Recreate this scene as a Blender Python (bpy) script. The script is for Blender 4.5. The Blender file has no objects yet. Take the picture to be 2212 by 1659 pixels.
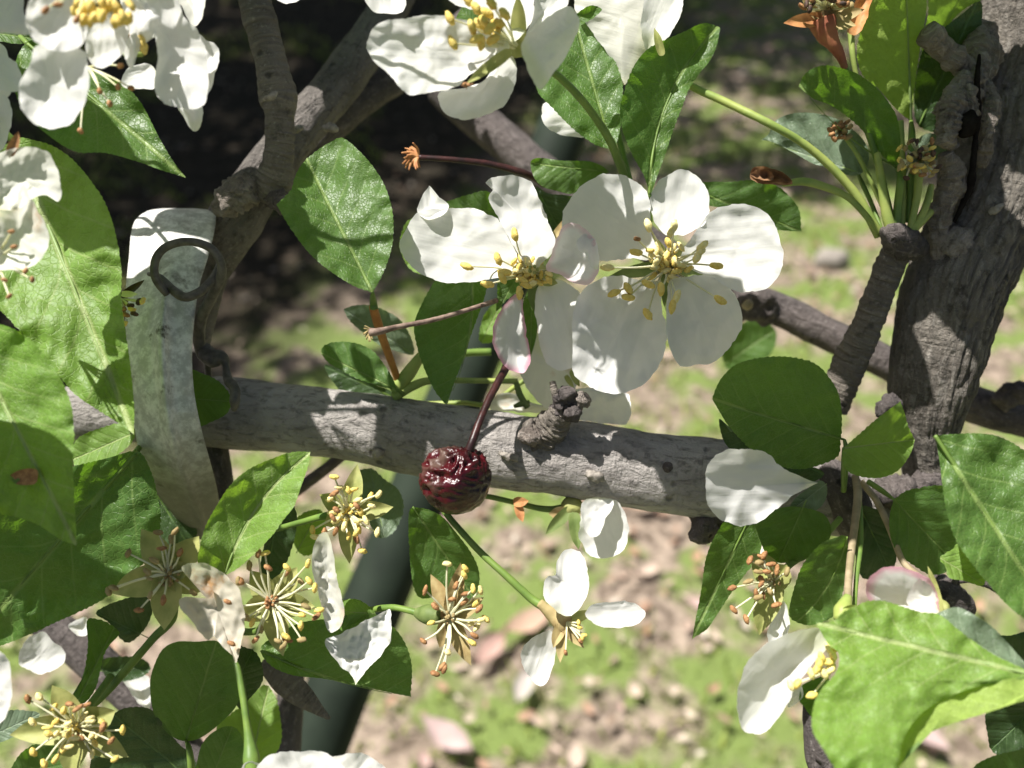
import bpy, math, random
from mathutils import Vector, Matrix, noise
random.seed(7)
sc = bpy.context.scene
COL = sc.collection
# ---------------------------------------------------------------- camera
LENS = 32.0
PITCH = math.radians(38)
CAM = Vector((0, 0, 1.15))
cam_data = bpy.data.cameras.new("camera"); cam = bpy.data.objects.new("camera", cam_data); COL.objects.link(cam)
cam.location = CAM; cam.rotation_euler = (math.radians(90) - PITCH, 0, 0)
cam_data.lens = LENS; cam_data.sensor_width = 36; cam_data.clip_start = 0.01; cam_data.clip_end = 400
cam_data.dof.use_dof = True; cam_data.dof.focus_distance = 0.190; cam_data.dof.aperture_fstop = 12.5
sc.camera = cam
RX = Vector((1, 0, 0)); UP = Vector((0, math.sin(PITCH), math.cos(PITCH))); BK = Vector((0, -math.cos(PITCH), math.sin(PITCH)))
K = 36.0 / LENS / 2212
OFF = 0.0
def P(x, y, d):
    """point seen at (x, y) of a 2212 x 1659 picture, d centimetres in front of the lens"""
    m = (d + OFF) / 100.0
    return CAM + RX * ((x - 1106) * K * m) - UP * ((y - 829.5) * K * m) - BK * m
# ---------------------------------------------------------------- world and sun
S = (RX * -0.40 + UP * 0.76 + BK * 0.50).normalized()
el = math.asin(S.z); az = math.atan2(S.x, S.y)
w = bpy.data.worlds.new("World"); sc.world = w; w.use_nodes = True
nt = w.node_tree; nt.nodes.clear()
sky = nt.nodes.new('ShaderNodeTexSky'); sky.sky_type = 'NISHITA'; sky.sun_disc = False
sky.sun_elevation = el; sky.sun_rotation = az; sky.air_density = 1.0; sky.dust_density = 2.0
bg = nt.nodes.new('ShaderNodeBackground'); bg.inputs[1].default_value = 0.05
wo = nt.nodes.new('ShaderNodeOutputWorld')
tint = nt.nodes.new('ShaderNodeMix'); tint.data_type = 'RGBA'; tint.blend_type = 'MULTIPLY'; tint.inputs[0].default_value = 1; tint.inputs[7].default_value = (1.08, 1.0, .87, 1)
nt.links.new(sky.outputs[0], tint.inputs[6]); nt.links.new(tint.outputs[2], bg.inputs[0]); nt.links.new(bg.outputs[0], wo.inputs[0])
ld = bpy.data.lights.new("sun", 'SUN'); ld.energy = 5.0; ld.angle = math.radians(0.53); ld.color = (1, 0.965, 0.92)
lo = bpy.data.objects.new("sun", ld); COL.objects.link(lo); lo.rotation_euler = S.to_track_quat('Z', 'Y').to_euler(); lo.location = (0, 0, 6)
sc.view_settings.view_transform = 'Standard'; sc.view_settings.look = 'None'; sc.view_settings.gamma = 1; sc.view_settings.exposure = 0.98
sc.render.engine = 'CYCLES'
sc.cycles.max_bounces = 7; sc.cycles.transmission_bounces = 4; sc.cycles.diffuse_bounces = 4; sc.cycles.glossy_bounces = 2
sc.cycles.use_denoising = True; sc.cycles.sample_clamp_indirect = 6
# ---------------------------------------------------------------- material helpers
class N:
    def __init__(s, name):
        s.m = bpy.data.materials.new(name); s.m.use_nodes = True; s.t = s.m.node_tree; s.t.nodes.clear()
        s.out = s.t.nodes.new('ShaderNodeOutputMaterial')
    def n(s, typ, ins=None, **kw):
        nd = s.t.nodes.new(typ)
        for k, v in kw.items(): setattr(nd, k, v)
        if ins:
            for k, v in ins.items():
                if hasattr(v, 'is_output'): s.t.links.new(v, nd.inputs[k])
                else:
                    sock = nd.inputs[k]
                    if sock.type == 'RGBA' and hasattr(v, '__len__') and len(v) == 3: v = (*v, 1)
                    sock.default_value = v
        return nd
    def math(s, op, a, b=0.0, c=0.0):
        return s.n('ShaderNodeMath', {0: a, 1: b, 2: c}, operation=op).outputs[0]
    def mix(s, f, a, b, bt='MIX'):
        return s.n('ShaderNodeMix', {0: f, 6: a, 7: b}, data_type='RGBA', blend_type=bt).outputs[2]
    def ramp(s, f, lo, hi, a=0.0, b=1.0):
        return s.n('ShaderNodeMapRange', {0: f, 1: lo, 2: hi, 3: a, 4: b}, interpolation_type='SMOOTHSTEP').outputs[0]
    def noise(s, vec, scale, detail=4, rough=.55, dist=0.0, out=0):
        return s.n('ShaderNodeTexNoise', {'Vector': vec, 'Scale': scale, 'Detail': detail, 'Roughness': rough, 'Distortion': dist}).outputs[out]
    def mapv(s, vec, scale):
        return s.n('ShaderNodeMapping', {'Vector': vec, 'Scale': scale}).outputs[0]
    def done(s, shader):
        s.t.links.new(shader, s.out.inputs[0]); return s.m
def geo_mix(q, a, b, f):
    return q.n('ShaderNodeMixShader', {0: f, 1: a, 2: b}).outputs[0]

def leaf_mat(name, base, trans, rough=.42, under=(.16, .24, .12), trs=.36, vein=(.24, .34, .10), bump=.7):
    q = N(name)
    uv = q.n('ShaderNodeUVMap').outputs[0]
    sx = q.n('ShaderNodeSeparateXYZ', {0: uv})
    pos = q.n('ShaderNodeTexCoord').outputs['Object']
    rnd = q.n('ShaderNodeObjectInfo').outputs['Random']
    wob = q.noise(uv, 5.0, 2)
    s_signed = q.math('SUBTRACT', sx.outputs[0], 0.5)
    s_ = q.math('ABSOLUTE', q.math('ADD', s_signed, q.math('MULTIPLY', q.math('SUBTRACT', wob, .5), .012)))
    side = q.math('MULTIPLY', q.math('GREATER_THAN', s_signed, 0.0), .45)
    t = sx.outputs[1]
    # lateral veins sweep forward and curve
    lat = q.math('SUBTRACT', t, q.math('MULTIPLY', q.math('POWER', s_, .85), .85))
    lat = q.math('ADD', lat, q.math('MULTIPLY', q.math('SUBTRACT', wob, .5), .05))
    lat = q.math('FRACT', q.math('ADD', q.math('MULTIPLY', lat, 6.2), side))
    lat = q.math('ABSOLUTE', q.math('SUBTRACT', lat, .5))
    latl = q.ramp(lat, .0, .06, 1.0, 0.0)
    latw = q.ramp(lat, .0, .30, 1.0, 0.0)
    mid = q.ramp(s_, .004, .016, 1.0, 0.0)
    fade = q.ramp(s_, .0, .34, 1.0, .25)
    vor = q.n('ShaderNodeTexVoronoi', {'Vector': q.mix(.045, uv, q.noise(uv, 9.0, 3, .6, 0.0, 1)), 'Scale': 46.0}, feature='DISTANCE_TO_EDGE').outputs[0]
    ret = q.ramp(vor, 0.0, .10, 1.0, 0.0)
    veins = q.math('MAXIMUM', mid, q.math('MULTIPLY', latl, q.math('MULTIPLY', fade, .62)))
    veins = q.math('MAXIMUM', veins, q.math('MULTIPLY', ret, .20))
    big = q.noise(pos, 55.0, 3)
    fine = q.noise(pos, 900.0, 3, .65)
    c = q.mix(q.ramp(big, .35, .7), base, tuple(x * .72 for x in base))
    c = q.mix(q.math('MULTIPLY', rnd, .45), c, tuple((base[0] * 1.25, base[1] * 1.05, base[2] * .9)))
    c = q.mix(q.math('MULTIPLY', q.ramp(q.noise(pos, 380.0, 4, .7), .46, .66), .30), c, tuple(min(1, x * 1.55 + .01) for x in base))
    c = q.mix(q.math('MULTIPLY', q.ramp(fine, .45, .72), .32), c, tuple(min(1, x * 1.7 + .015) for x in base))
    c = q.mix(veins, c, vein)
    cu = q.mix(q.math('MULTIPLY', veins, .9), q.mix(q.ramp(fine, .4, .7), under, tuple(x * .8 for x in under)), tuple(min(1, x * 1.5) for x in under))
    back = q.n('ShaderNodeNewGeometry').outputs['Backfacing']
    col = q.mix(back, c, cu)
    h = q.math('ADD', q.math('MULTIPLY', latw, -.5), q.math('MULTIPLY', ret, -.25))
    h = q.math('ADD', h, q.math('MULTIPLY', mid, -.8))
    h = q.math('ADD', h, q.math('MULTIPLY', q.noise(pos, 420.0, 4, .6), 1.3))
    bp = q.n('ShaderNodeBump', {'Strength': bump, 'Distance': .00035, 'Height': h}).outputs[0]
    pr = q.n('ShaderNodeBsdfPrincipled', {'Base Color': col, 'Roughness': rough, 'Specular IOR Level': .42, 'Normal': bp}).outputs[0]
    tcol = q.mix(veins, trans, tuple(x * .55 for x in trans))
    tr = q.n('ShaderNodeBsdfTranslucent', {'Color': tcol, 'Normal': bp}).outputs[0]
    return q.done(geo_mix(q, pr, tr, trs))
M = {}
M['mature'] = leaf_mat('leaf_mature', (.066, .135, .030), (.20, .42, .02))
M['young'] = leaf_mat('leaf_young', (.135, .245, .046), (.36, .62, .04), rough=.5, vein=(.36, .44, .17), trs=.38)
M['dark'] = leaf_mat('leaf_shaded', (.034, .066, .022), (.09, .19, .010), rough=.36, trs=.25, vein=(.10, .17, .06))  # shade put into the colour: darker copy of the mature leaf
M['bluish'] = leaf_mat('leaf_sky_pale', (.13, .185, .12), (.20, .32, .09), rough=.38, vein=(.28, .35, .24), trs=.28)  # bluish sky reflection of shaded leaves put into the colour
M['under'] = leaf_mat('leaf_underside', (.16, .25, .09), (.36, .62, .05), rough=.6, vein=(.34, .45, .16), trs=.45, under=(.30, .41, .09))

def petal_mat(name, stain=0.0, pink=0.0, base=(.81, .805, .775)):
    q = N(name)
    uv = q.n('ShaderNodeUVMap').outputs[0]
    sx = q.n('ShaderNodeSeparateXYZ', {0: uv}); t = sx.outputs[1]
    pos = q.n('ShaderNodeTexCoord').outputs['Object']
    st = q.noise(q.mapv(uv, (26, 2.2, 1)), 1.0, 4, .6)
    vv = q.noise(q.mapv(uv, (9, 1.2, 1)), 1.0, 3, .6)
    c = q.mix(q.math('MULTIPLY', q.ramp(st, .42, .7), .16), base, (.70, .71, .66))
    c = q.mix(q.ramp(t, .02, .22, .55, 0), c, (.66, .70, .42))
    if pink:
        n = q.noise(pos, 160, 2)
        edge = q.n('ShaderNodeAttribute', attribute_name='rim').outputs['Fac']
        f = q.math('MULTIPLY', q.ramp(q.math('ADD', edge, q.math('MULTIPLY', q.math('SUBTRACT', n, .5), .35)), .72, 1.0), pink)
        c = q.mix(f, c, (.72, .24, .38))
    if stain:
        n = q.noise(pos, 130, 5, .6)
        c = q.mix(q.math('MULTIPLY', q.ramp(n, .56, .72), stain), c, (.50, .27, .10))
    h = q.math('ADD', q.math('MULTIPLY', st, .6), q.math('ADD', q.math('MULTIPLY', vv, 1.2), q.math('MULTIPLY', q.noise(pos, 260, 3), 1.1)))
    bp = q.n('ShaderNodeBump', {'Strength': .22, 'Distance': .0005, 'Height': h}).outputs[0]
    pr = q.n('ShaderNodeBsdfPrincipled', {'Base Color': c, 'Roughness': .42, 'Specular IOR Level': .4, 'Sheen Weight': .12, 'Normal': bp}).outputs[0]
    tr = q.n('ShaderNodeBsdfTranslucent', {'Color': c, 'Normal': bp}).outputs[0]
    return q.done(geo_mix(q, pr, tr, .46))
M['petal'] = petal_mat('petal_white')
M['petal_pink'] = petal_mat('petal_pink_edge', 0, .75)
M['petal_spot'] = petal_mat('petal_pink_flecked', 0, .35)
M['petal_old'] = petal_mat('petal_wilting', .55, 0, (.74, .735, .66))
M['petal_brown'] = petal_mat('petal_browned', .9, 0, (.66, .61, .50))

def simple(name, col, col2=None, scale=300, rough=.5, trs=0, tcol=None, spec=.4, bump=.3, dist=.0003, stretch=(1, 1, 1)):
    q = N(name)
    pos = q.mapv(q.n('ShaderNodeTexCoord').outputs['Object'], stretch)
    f = q.noise(pos, scale, 4)
    c = q.mix(q.ramp(f, .35, .68), col, col2 or tuple(x * .7 for x in col))
    bp = q.n('ShaderNodeBump', {'Strength': bump, 'Distance': dist, 'Height': q.noise(pos, scale * 2, 4)}).outputs[0]
    pr = q.n('ShaderNodeBsdfPrincipled', {'Base Color': c, 'Roughness': rough, 'Specular IOR Level': spec, 'Normal': bp}).outputs[0]
    if trs:
        tr = q.n('ShaderNodeBsdfTranslucent', {'Color': tcol or c}).outputs[0]
        pr = geo_mix(q, pr, tr, trs)
    return q.done(pr)
M['stalk'] = simple('green_stalk', (.17, .26, .05), (.11, .19, .04), 200, .5, .15)
M['stalk_yellow'] = simple('yellow_green_stalk', (.36, .42, .11), (.24, .33, .08), 200, .5, .2)
M['rib'] = simple('pale_midrib', (.26, .36, .12), (.20, .29, .09), 200, .5, .1)
M['stalk_tan'] = simple('tan_stalk', (.34, .27, .17), (.22, .18, .10), 300, .6)
M['stalk_orange'] = simple('orange_stalk', (.55, .26, .07), (.38, .16, .05), 300, .6, .2)
M['stalk_red'] = simple('dark_red_stalk', (.018, .006, .006), (.045, .012, .010), 400, .42)
M['stalk_dry'] = simple('dry_brown_stalk', (.13, .085, .065), (.28, .20, .155), 500, .7)
M['calyx_red'] = simple('reddish_calyx', (.33, .10, .06), (.42, .17, .08), 250, .6, .2)
M['filament'] = simple('filament', (.80, .79, .58), (.74, .72, .44), 300, .5, .3)
M['pollen'] = simple('yellow_anther', (.86, .68, .20), (.74, .54, .12), 1400, .7, .15, bump=.7)
M['pollen_pale'] = simple('pale_anther', (.90, .80, .40), (.84, .70, .26), 1400, .7, .15, bump=.7)
M['anther_brown'] = simple('brown_anther', (.38, .20, .08), (.22, .10, .04), 1200, .7, bump=.7)
M['anther_black'] = simple('black_anther', (.035, .02, .015), (.10, .05, .03), 1200, .7)
M['sepal'] = simple('sepal_green', (.44, .44, .16), (.30, .33, .10), 260, .6, .3, bump=.5)
M['sepal_dry'] = simple('sepal_dry', (.46, .37, .17), (.32, .22, .09), 260, .7, .3, bump=.6)
M['sepal_green'] = simple('sepal_fresh', (.20, .26, .08), (.13, .19, .05), 260, .6, .3, bump=.5)
M['dried'] = simple('dried_petal', (.32, .18, .09), (.16, .08, .04), 420, .8, .2, bump=.8)
M['orange_tip'] = simple('orange_calyx', (.62, .30, .12), (.42, .18, .07), 500, .6, .25)
M['wire'] = simple('rusty_wire', (.105, .092, .082), (.050, .043, .038), 500, .6, spec=.5, bump=.6)
M['post'] = simple('green_post_paint', (.020, .030, .019), (.011, .017, .011), 25, .75, spec=.2)
M['void'] = simple('hollow_shade_black', (.012, .010, .009), (.02, .017, .015), 500, 1, spec=0)  # near black, standing in for the shade inside the trunk's hollows
M['gloss'] = simple('grey_scar', (.30, .27, .23), (.16, .14, .12), 700, .8, bump=.8)

def bark_mat(name, c1, c2, c3, rough_amt=1.0, stripes=True, rings=0.0, lich=.3):
    q = N(name)
    uv = q.n('ShaderNodeUVMap').outputs[0]        # x: round the branch (cm), y: along it (cm)
    pos = q.n('ShaderNodeTexCoord').outputs['Object']
    fib = q.noise(q.mapv(pos, (1, 1, 1)), 330.0, 6, .68)
    lon = q.noise(q.mapv(uv, (6.0, 2.0, 1)), 1.0, 6, .65, .6)
    rin = q.noise(q.mapv(uv, (.9, 9.0, 1)), 1.0, 4, .6, .5)
    big = q.noise(pos, 48.0, 4)
    spk = q.noise(pos, 1150.0, 3, .7)
    c = q.mix(q.ramp(big, .36, .64), c1, c2)
    c = q.mix(q.math('MULTIPLY', q.ramp(lon if stripes else rin, .5, .68), .75), c, c3)
    c = q.mix(q.math('MULTIPLY', q.ramp(fib, .52, .70), .75), c, tuple(x * .42 for x in c2))
    c = q.mix(q.math('MULTIPLY', q.ramp(spk, .56, .72), lich), c, (.50, .47, .43))
    vor = q.n('ShaderNodeTexVoronoi', {'Vector': pos, 'Scale': 230.0}).outputs[0]
    pits = q.ramp(vor, .10, .26, 1.0, 0.0)
    sel = q.ramp(q.noise(pos, 120, 2), .55, .62)
    pits = q.math('MULTIPLY', pits, sel)
    c = q.mix(q.math('MULTIPLY', pits, .8), c, tuple(x * .25 for x in c2))
    h = q.math('ADD', q.math('MULTIPLY', fib, 1.2), q.math('MULTIPLY', lon, 1.6 if stripes else .5))
    h = q.math('ADD', h, q.math('MULTIPLY', rin, .5 + rings * 2))
    h = q.math('ADD', h, q.math('MULTIPLY', spk, .35))
    h = q.math('SUBTRACT', h, q.math('MULTIPLY', pits, .7))
    bp = q.n('ShaderNodeBump', {'Strength': 1.0, 'Distance': .0011 * rough_amt, 'Height': h}).outputs[0]
    return q.done(q.n('ShaderNodeBsdfPrincipled', {'Base Color': c, 'Roughness': .78, 'Specular IOR Level': .3, 'Normal': bp}).outputs[0])
M['bark'] = bark_mat('bark_grey', (.45, .42, .39), (.285, .262, .24), (.13, .118, .108), 1.1, True, 0, .35)
M['bark_mid'] = bark_mat('bark_mid_brown', (.21, .187, .168), (.13, .115, .103), (.07, .06, .054), 1.5, True, .2, .35)
M['bark_rough'] = bark_mat('bark_rough_brown', (.24, .215, .18), (.135, .118, .098), (.38, .35, .305), 2.6, True, 0, .3)
M['bark_twig'] = bark_mat('bark_twig', (.20, .175, .145), (.14, .12, .10), (.24, .21, .17), 1.0, False, .8, .3)
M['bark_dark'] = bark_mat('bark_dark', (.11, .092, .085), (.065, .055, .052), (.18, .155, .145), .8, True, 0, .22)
M['bark_knot'] = bark_mat('bark_knot', (.38, .33, .285), (.19, .155, .13), (.52, .46, .40), 1.8, True, .8, .4)

# ---------------------------------------------------------------- mesh helpers
def empty(name, loc, label, cat, group=None):
    o = bpy.data.objects.new(name, None); COL.objects.link(o); o.location = loc; o.empty_display_size = .01
    o['label'] = label; o['category'] = cat
    if group: o['group'] = group
    return o
def root_loc(o):
    while o.parent: o = o.parent
    return Vector(o.location)
class MB:
    def __init__(s): s.v = []; s.f = []; s.uv = []; s.rim = []
    def add(s, v, f, uv=None, rim=None):
        n = len(s.v); s.v += v; s.f += [tuple(i + n for i in q) for q in f]
        s.uv += uv or [(0, 0)] * len(v); s.rim += rim or [0.0] * len(v)
        return s
    def build(s, name, mat, parent=None, smooth=True, label=None, loc=None):
        org = root_loc(parent) if parent else (Vector(loc) if loc is not None else s.v[0].copy())
        me = bpy.data.meshes.new(name)
        me.from_pydata([tuple(p - org) for p in s.v], [], s.f); me.update()
        ul = me.uv_layers.new(name='UVMap')
        vi = [0] * len(me.loops); me.loops.foreach_get('vertex_index', vi)
        flat = []
        for i in vi: flat += s.uv[i]
        ul.data.foreach_set('uv', flat)
        a = me.attributes.new('rim', 'FLOAT', 'POINT'); a.data.foreach_set('value', s.rim)
        if smooth: me.polygons.foreach_set('use_smooth', [True] * len(me.polygons))
        me.materials.append(M[mat] if isinstance(mat, str) else mat)
        o = bpy.data.objects.new(name, me); COL.objects.link(o)
        if parent: o.parent = parent
        else: o.location = org
        if label: o['label'] = label
        return o
def tagit(o, label, cat, group=None, kind=None):
    if label: o['label'] = label
    if cat: o['category'] = cat
    if group: o['group'] = group
    if kind: o['kind'] = kind
    return o

def smooth_closed(pts, step):
    n = len(pts); out = []
    for i in range(n):
        p0, p1, p2, p3 = pts[i - 1], pts[i], pts[(i + 1) % n], pts[(i + 2) % n]
        a = Vector(p1[:2]); b = Vector(p2[:2]); L = (b - a).length
        ta = Vector((0, 0)) if len(p1) > 2 else (b - Vector(p0[:2])) * .5
        tb = Vector((0, 0)) if len(p2) > 2 else (Vector(p3[:2]) - a) * .5
        if len(p1) > 2: ta = (b - a) * .8
        if len(p2) > 2: tb = (b - a) * .8
        for t_ in (ta, tb):
            if t_.length > L * 1.1: t_ *= L * 1.1 / t_.length
        m = max(2, int(L / step))
        for k in range(m):
            t = k / m; t2 = t * t; t3 = t2 * t
            out.append(a * (2 * t3 - 3 * t2 + 1) + ta * (t3 - 2 * t2 + t) + b * (-2 * t3 + 3 * t2) + tb * (t3 - t2))
    return out
def area_centroid(p):
    A = cx = cy = 0
    for i in range(len(p)):
        a, b = p[i - 1], p[i]; c = a.x * b.y - b.x * a.y
        A += c; cx += (a.x + b.x) * c; cy += (a.y + b.y) * c
    return Vector((cx / (3 * A), cy / (3 * A))), A
def sheet(mb, outline, base, tip, d, tx=0, ty=0, fold=0, cup=0, roll=0, wav=.03, serr=0, bend=0, step=6, R=12, under=False, cen=None, crink=0, tr=0, seed=None, pleat=0, jit=0):
    """a curved sheet of tissue: its outline, its lie in depth (cm), its fold along the midrib, its cupping and waves"""
    pts = smooth_closed([tuple(p) for p in outline], step)
    c, A = area_centroid(pts)
    if cen: c = Vector(cen)
    if A < 0: pts.reverse()
    if under: pts.reverse()
    b = Vector(base); ax = Vector(tip) - b; L = ax.length; ax /= L; nx = Vector((ax.y, -ax.x))
    sd = seed if seed is not None else random.uniform(0, 99)
    n = len(pts)
    if jit: pts = [p + (p - c).normalized() * jit * (noise.noise(Vector((p.x * .045, p.y * .045, sd))) + .6 * noise.noise(Vector((p.x * .13, p.y * .13, sd)))) for p in pts]
    if serr:
        acc = 0; q = []
        for i in range(n):
            acc += (pts[i] - pts[i - 1]).length
            ph = (acc / 13.0) % 1.0
            out = (pts[i] - c).normalized()
            q.append(pts[i] + out * (serr * (ph - .5) * (0.6 + 0.8 * noise.noise(Vector((acc * .02, sd, 0))))))
        pts = q
    V = []; UVs = []; RM = []
    def put(p, r, ang):
        rel = p - b; t = rel.dot(ax) / L; s = rel.dot(nx) / L - bend * 4 * t * (1 - t)
        px = (p - c) / 100.0
        z = d + tx * px.x + ty * px.y + tr * (t - .5) * L / 100.0
        z += fold * (math.sqrt(s * s + .0012) - .035) * L / 100.0 + cup * r * r + roll * max(0, r - .7) ** 2 * 11
        z += wav * (noise.noise(Vector((p.x * .012, p.y * .012, sd))) * 2 + noise.noise(Vector((p.x * .03, p.y * .03, sd + 9))) * (1 + 2 * r * r) * .6)
        if pleat: z += pleat * min(1, t * 2) * (noise.noise(Vector((s * 13, t * 1.6, sd))) + .5 * noise.noise(Vector((s * 30, t * 2.5, sd))))
        if crink: z += crink * noise.noise(Vector((p.x * .07, p.y * .07, sd + 4)))
        V.append(P(p.x, p.y, z)); UVs.append((s + .5, t)); RM.append(r)
    put(c, 0, 0)
    for k in range(1, R + 1):
        r = (k / R) ** .85
        for i in range(n): put(c + (pts[i] - c) * r, r, i)
    F = []
    for i in range(n): F.append((0, 1 + (i + 1) % n, 1 + i))
    for k in range(R - 1):
        a0 = 1 + k * n; b0 = a0 + n
        for i in range(n):
            j = (i + 1) % n
            F.append((a0 + i, a0 + j, b0 + j, b0 + i))
    mb.add(V, F, UVs, RM)
    def at(p, lift=0.0):
        p = Vector(p); rel = p - b; t = rel.dot(ax) / L; s = rel.dot(nx) / L - bend * 4 * t * (1 - t); px = (p - c) / 100.0
        z = d + tx * px.x + ty * px.y + tr * (t - .5) * L / 100.0 + fold * (math.sqrt(s * s + .0012) - .035) * L / 100.0
        # distance out from the centroid, as a share of the outline's
        dr = p - c; dl = dr.length
        if dl > 1:
            dn = dr / dl; best = 1e9; m = 1
            for o_ in pts:
                e = (o_ - c); ee = e.length; k_ = e.dot(dn) / ee
                if 1 - k_ < best: best = 1 - k_; m = ee
            r = min(1, dl / m)
        else: r = 0
        z += cup * r * r + roll * max(0, r - .7) ** 2 * 11
        z += wav * (noise.noise(Vector((p.x * .012, p.y * .012, sd))) * 2 + noise.noise(Vector((p.x * .03, p.y * .03, sd + 9))) * (1 + 2 * r * r) * .6)
        return z - lift
    return at

def catmull(pts, seg):
    out = []; n = len(pts)
    for i in range(n - 1):
        p0 = pts[max(i - 1, 0)]; p1 = pts[i]; p2 = pts[i + 1]; p3 = pts[min(i + 2, n - 1)]
        m = max(1, int(math.dist(p1[:2], p2[:2]) / seg))
        for k in range(m):
            t = k / m
            out.append([.5 * ((2 * b) + (c - a) * t + (2 * a - 5 * b + 4 * c - e) * t * t + (3 * b - a - 3 * c + e) * t ** 3) for a, b, c, e in zip(p0, p1, p2, p3)])
    out.append(list(pts[-1])); return out
def tube(mb, pts, seg=10, sides=10, rough=0.0, rfreq=3.0, ring=0.0, ringf=2.0, flat=1.0, seed=0.0, cap=True, lump=0.0, furrow=0.0, ff=9.0):
    """pts: (x, y, depth cm, radius px)"""
    c = catmull(pts, seg); W = [P(p[0], p[1], p[2]) for p in c]; Rr = [max(.3, p[3]) * K * (p[2] + OFF) / 100 for p in c]
    n = len(W); T = [(W[min(i + 1, n - 1)] - W[max(i - 1, 0)]).normalized() for i in range(n)]
    u = T[0].cross(BK)
    if u.length < .1: u = T[0].cross(RX)
    u.normalize(); V = []; UVs = []; acc = 0
    for i in range(n):
        if i: acc += (W[i] - W[i - 1]).length * 100
        u = (u - T[i] * u.dot(T[i])).normalized(); v = T[i].cross(u)
        for k in range(sides):
            a = 2 * math.pi * k / sides; dr = u * math.cos(a) + v * math.sin(a) * flat
            r = Rr[i]
            if rough or lump:
                q = W[i] * 100 + dr * r * 100
                r *= 1 + rough * (noise.noise(q * rfreq + Vector((seed, 0, 0))) + .5 * noise.noise(q * rfreq * 2.7)) + lump * noise.noise(q * .8 + Vector((0, seed, 5)))
            if furrow:
                g = 1 - abs(noise.noise(Vector((math.cos(a) * ff * .5, math.sin(a) * ff * .5, acc * .55 + seed)))) * 3
                r *= 1 - furrow * max(0, g) ** 2
            if ring:
                r *= 1 + ring * (abs(math.sin(acc * ringf * math.pi + noise.noise(W[i] * 100 + dr * .3) * 1.6)) - .5)
            V.append(W[i] + dr * r); UVs.append((r * 100 * a if a <= math.pi else r * 100 * (2 * math.pi - a), acc))
    F = []
    for i in range(n - 1):
        for k in range(sides):
            j = (k + 1) % sides; F.append((i * sides + k, i * sides + j, (i + 1) * sides + j, (i + 1) * sides + k))
    if cap:
        m = len(V); V += [W[0] - T[0] * Rr[0] * .25, W[-1] + T[-1] * Rr[-1] * .25]; UVs += [(0, 0), (0, acc)]
        for k in range(sides):
            j = (k + 1) % sides; F.append((m, j, k)); F.append((m + 1, (n - 1) * sides + k, (n - 1) * sides + j))
    mb.add(V, F, UVs); return W
def blob(mb, c, axis, a, b, n=10, m=7, groove=0.0, rough=0.0, seed=0):
    """small egg: centre, axis (world), half length a and half width b in cm"""
    axis = axis.normalized(); u = axis.cross(BK)
    if u.length < .1: u = axis.cross(RX)
    u.normalize(); v = axis.cross(u); V = []; F = []
    a /= 100; b /= 100
    for i in range(m + 1):
        th = math.pi * i / m
        for k in range(n):
            ph = 2 * math.pi * k / n
            r = b * math.sin(th) * (1 - groove * abs(math.cos(ph)) ** 6)
            p = c + axis * a * math.cos(th) + (u * math.cos(ph) + v * math.sin(ph)) * r
            if rough: p += (p - c).normalized() * b * rough * noise.noise((p - c) * 100 / (b * 100) * 1.5 + Vector((seed, 1, 2)))
            V.append(p)
    for i in range(m):
        for k in range(n):
            j = (k + 1) % n; F.append((i * n + k, (i + 1) * n + k, (i + 1) * n + j, i * n + j))
    mb.add(V, F)
# ---------------------------------------------------------------- ground
def gmat():
    q = N('ground_soil'); pos = q.n('ShaderNodeTexCoord').outputs['Object']
    big = q.noise(pos, 1.3, 4); mid = q.noise(pos, 7, 5); fine = q.noise(pos, 45, 5, .7)
    c = q.mix(q.ramp(fine, .35, .68), (.13, .10, .075), (.46, .37, .29))
    c = q.mix(q.ramp(mid, .44, .56), c, (.18, .24, .07))
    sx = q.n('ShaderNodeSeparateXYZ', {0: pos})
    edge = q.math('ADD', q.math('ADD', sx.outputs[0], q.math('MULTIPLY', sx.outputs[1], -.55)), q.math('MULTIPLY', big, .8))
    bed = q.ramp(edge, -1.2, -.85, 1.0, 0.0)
    c = q.mix(bed, c, q.mix(q.ramp(fine, .4, .7), (.020, .018, .012), (.075, .058, .042)))  # dark mulch, pushed near black to stand in for blocked sky light
    bp = q.n('ShaderNodeBump', {'Strength': 1, 'Distance': .02, 'Height': fine}).outputs[0]
    return q.done(q.n('ShaderNodeBsdfPrincipled', {'Base Color': c, 'Roughness': .95, 'Specular IOR Level': .1, 'Normal': bp}).outputs[0])
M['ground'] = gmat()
def vcol_mat(name, rough=.8, trs=.25):
    q = N(name); a = q.n('ShaderNodeAttribute', attribute_name='tint').outputs['Color']
    f = q.noise(q.n('ShaderNodeTexCoord').outputs['Object'], 60, 3)
    c = q.mix(q.math('MULTIPLY', f, .4), a, q.mix(.6, a, (0.02, 0.015, 0.01)))
    pr = q.n('ShaderNodeBsdfPrincipled', {'Base Color': c, 'Roughness': rough, 'Specular IOR Level': .25}).outputs[0]
    tr = q.n('ShaderNodeBsdfTranslucent', {'Color': c}).outputs[0]
    return q.done(geo_mix(q, pr, tr, trs))
M['litter'] = vcol_mat('dead_leaf_litter'); M['grass'] = vcol_mat('grass_blades', .6, .35)
mb = MB(); V = []; F = []; nx_, ny_ = 90, 110
def gh(x, y): return .018 * noise.noise(Vector((x * 2.2, y * 2.2, 0))) + .05 * noise.noise(Vector((x * .35, y * .35, 4)))
def gx(i): t = i / nx_ * 2 - 1; return math.copysign(abs(t) ** 2.6, t) * 60 + t * 3
def gy(j): t = j / ny_; return -8 + t * 12 + (t ** 5) * 116
for j in range(ny_ + 1):
    for i in range(nx_ + 1): V.append(Vector((gx(i), gy(j), gh(gx(i), gy(j)))))
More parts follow.
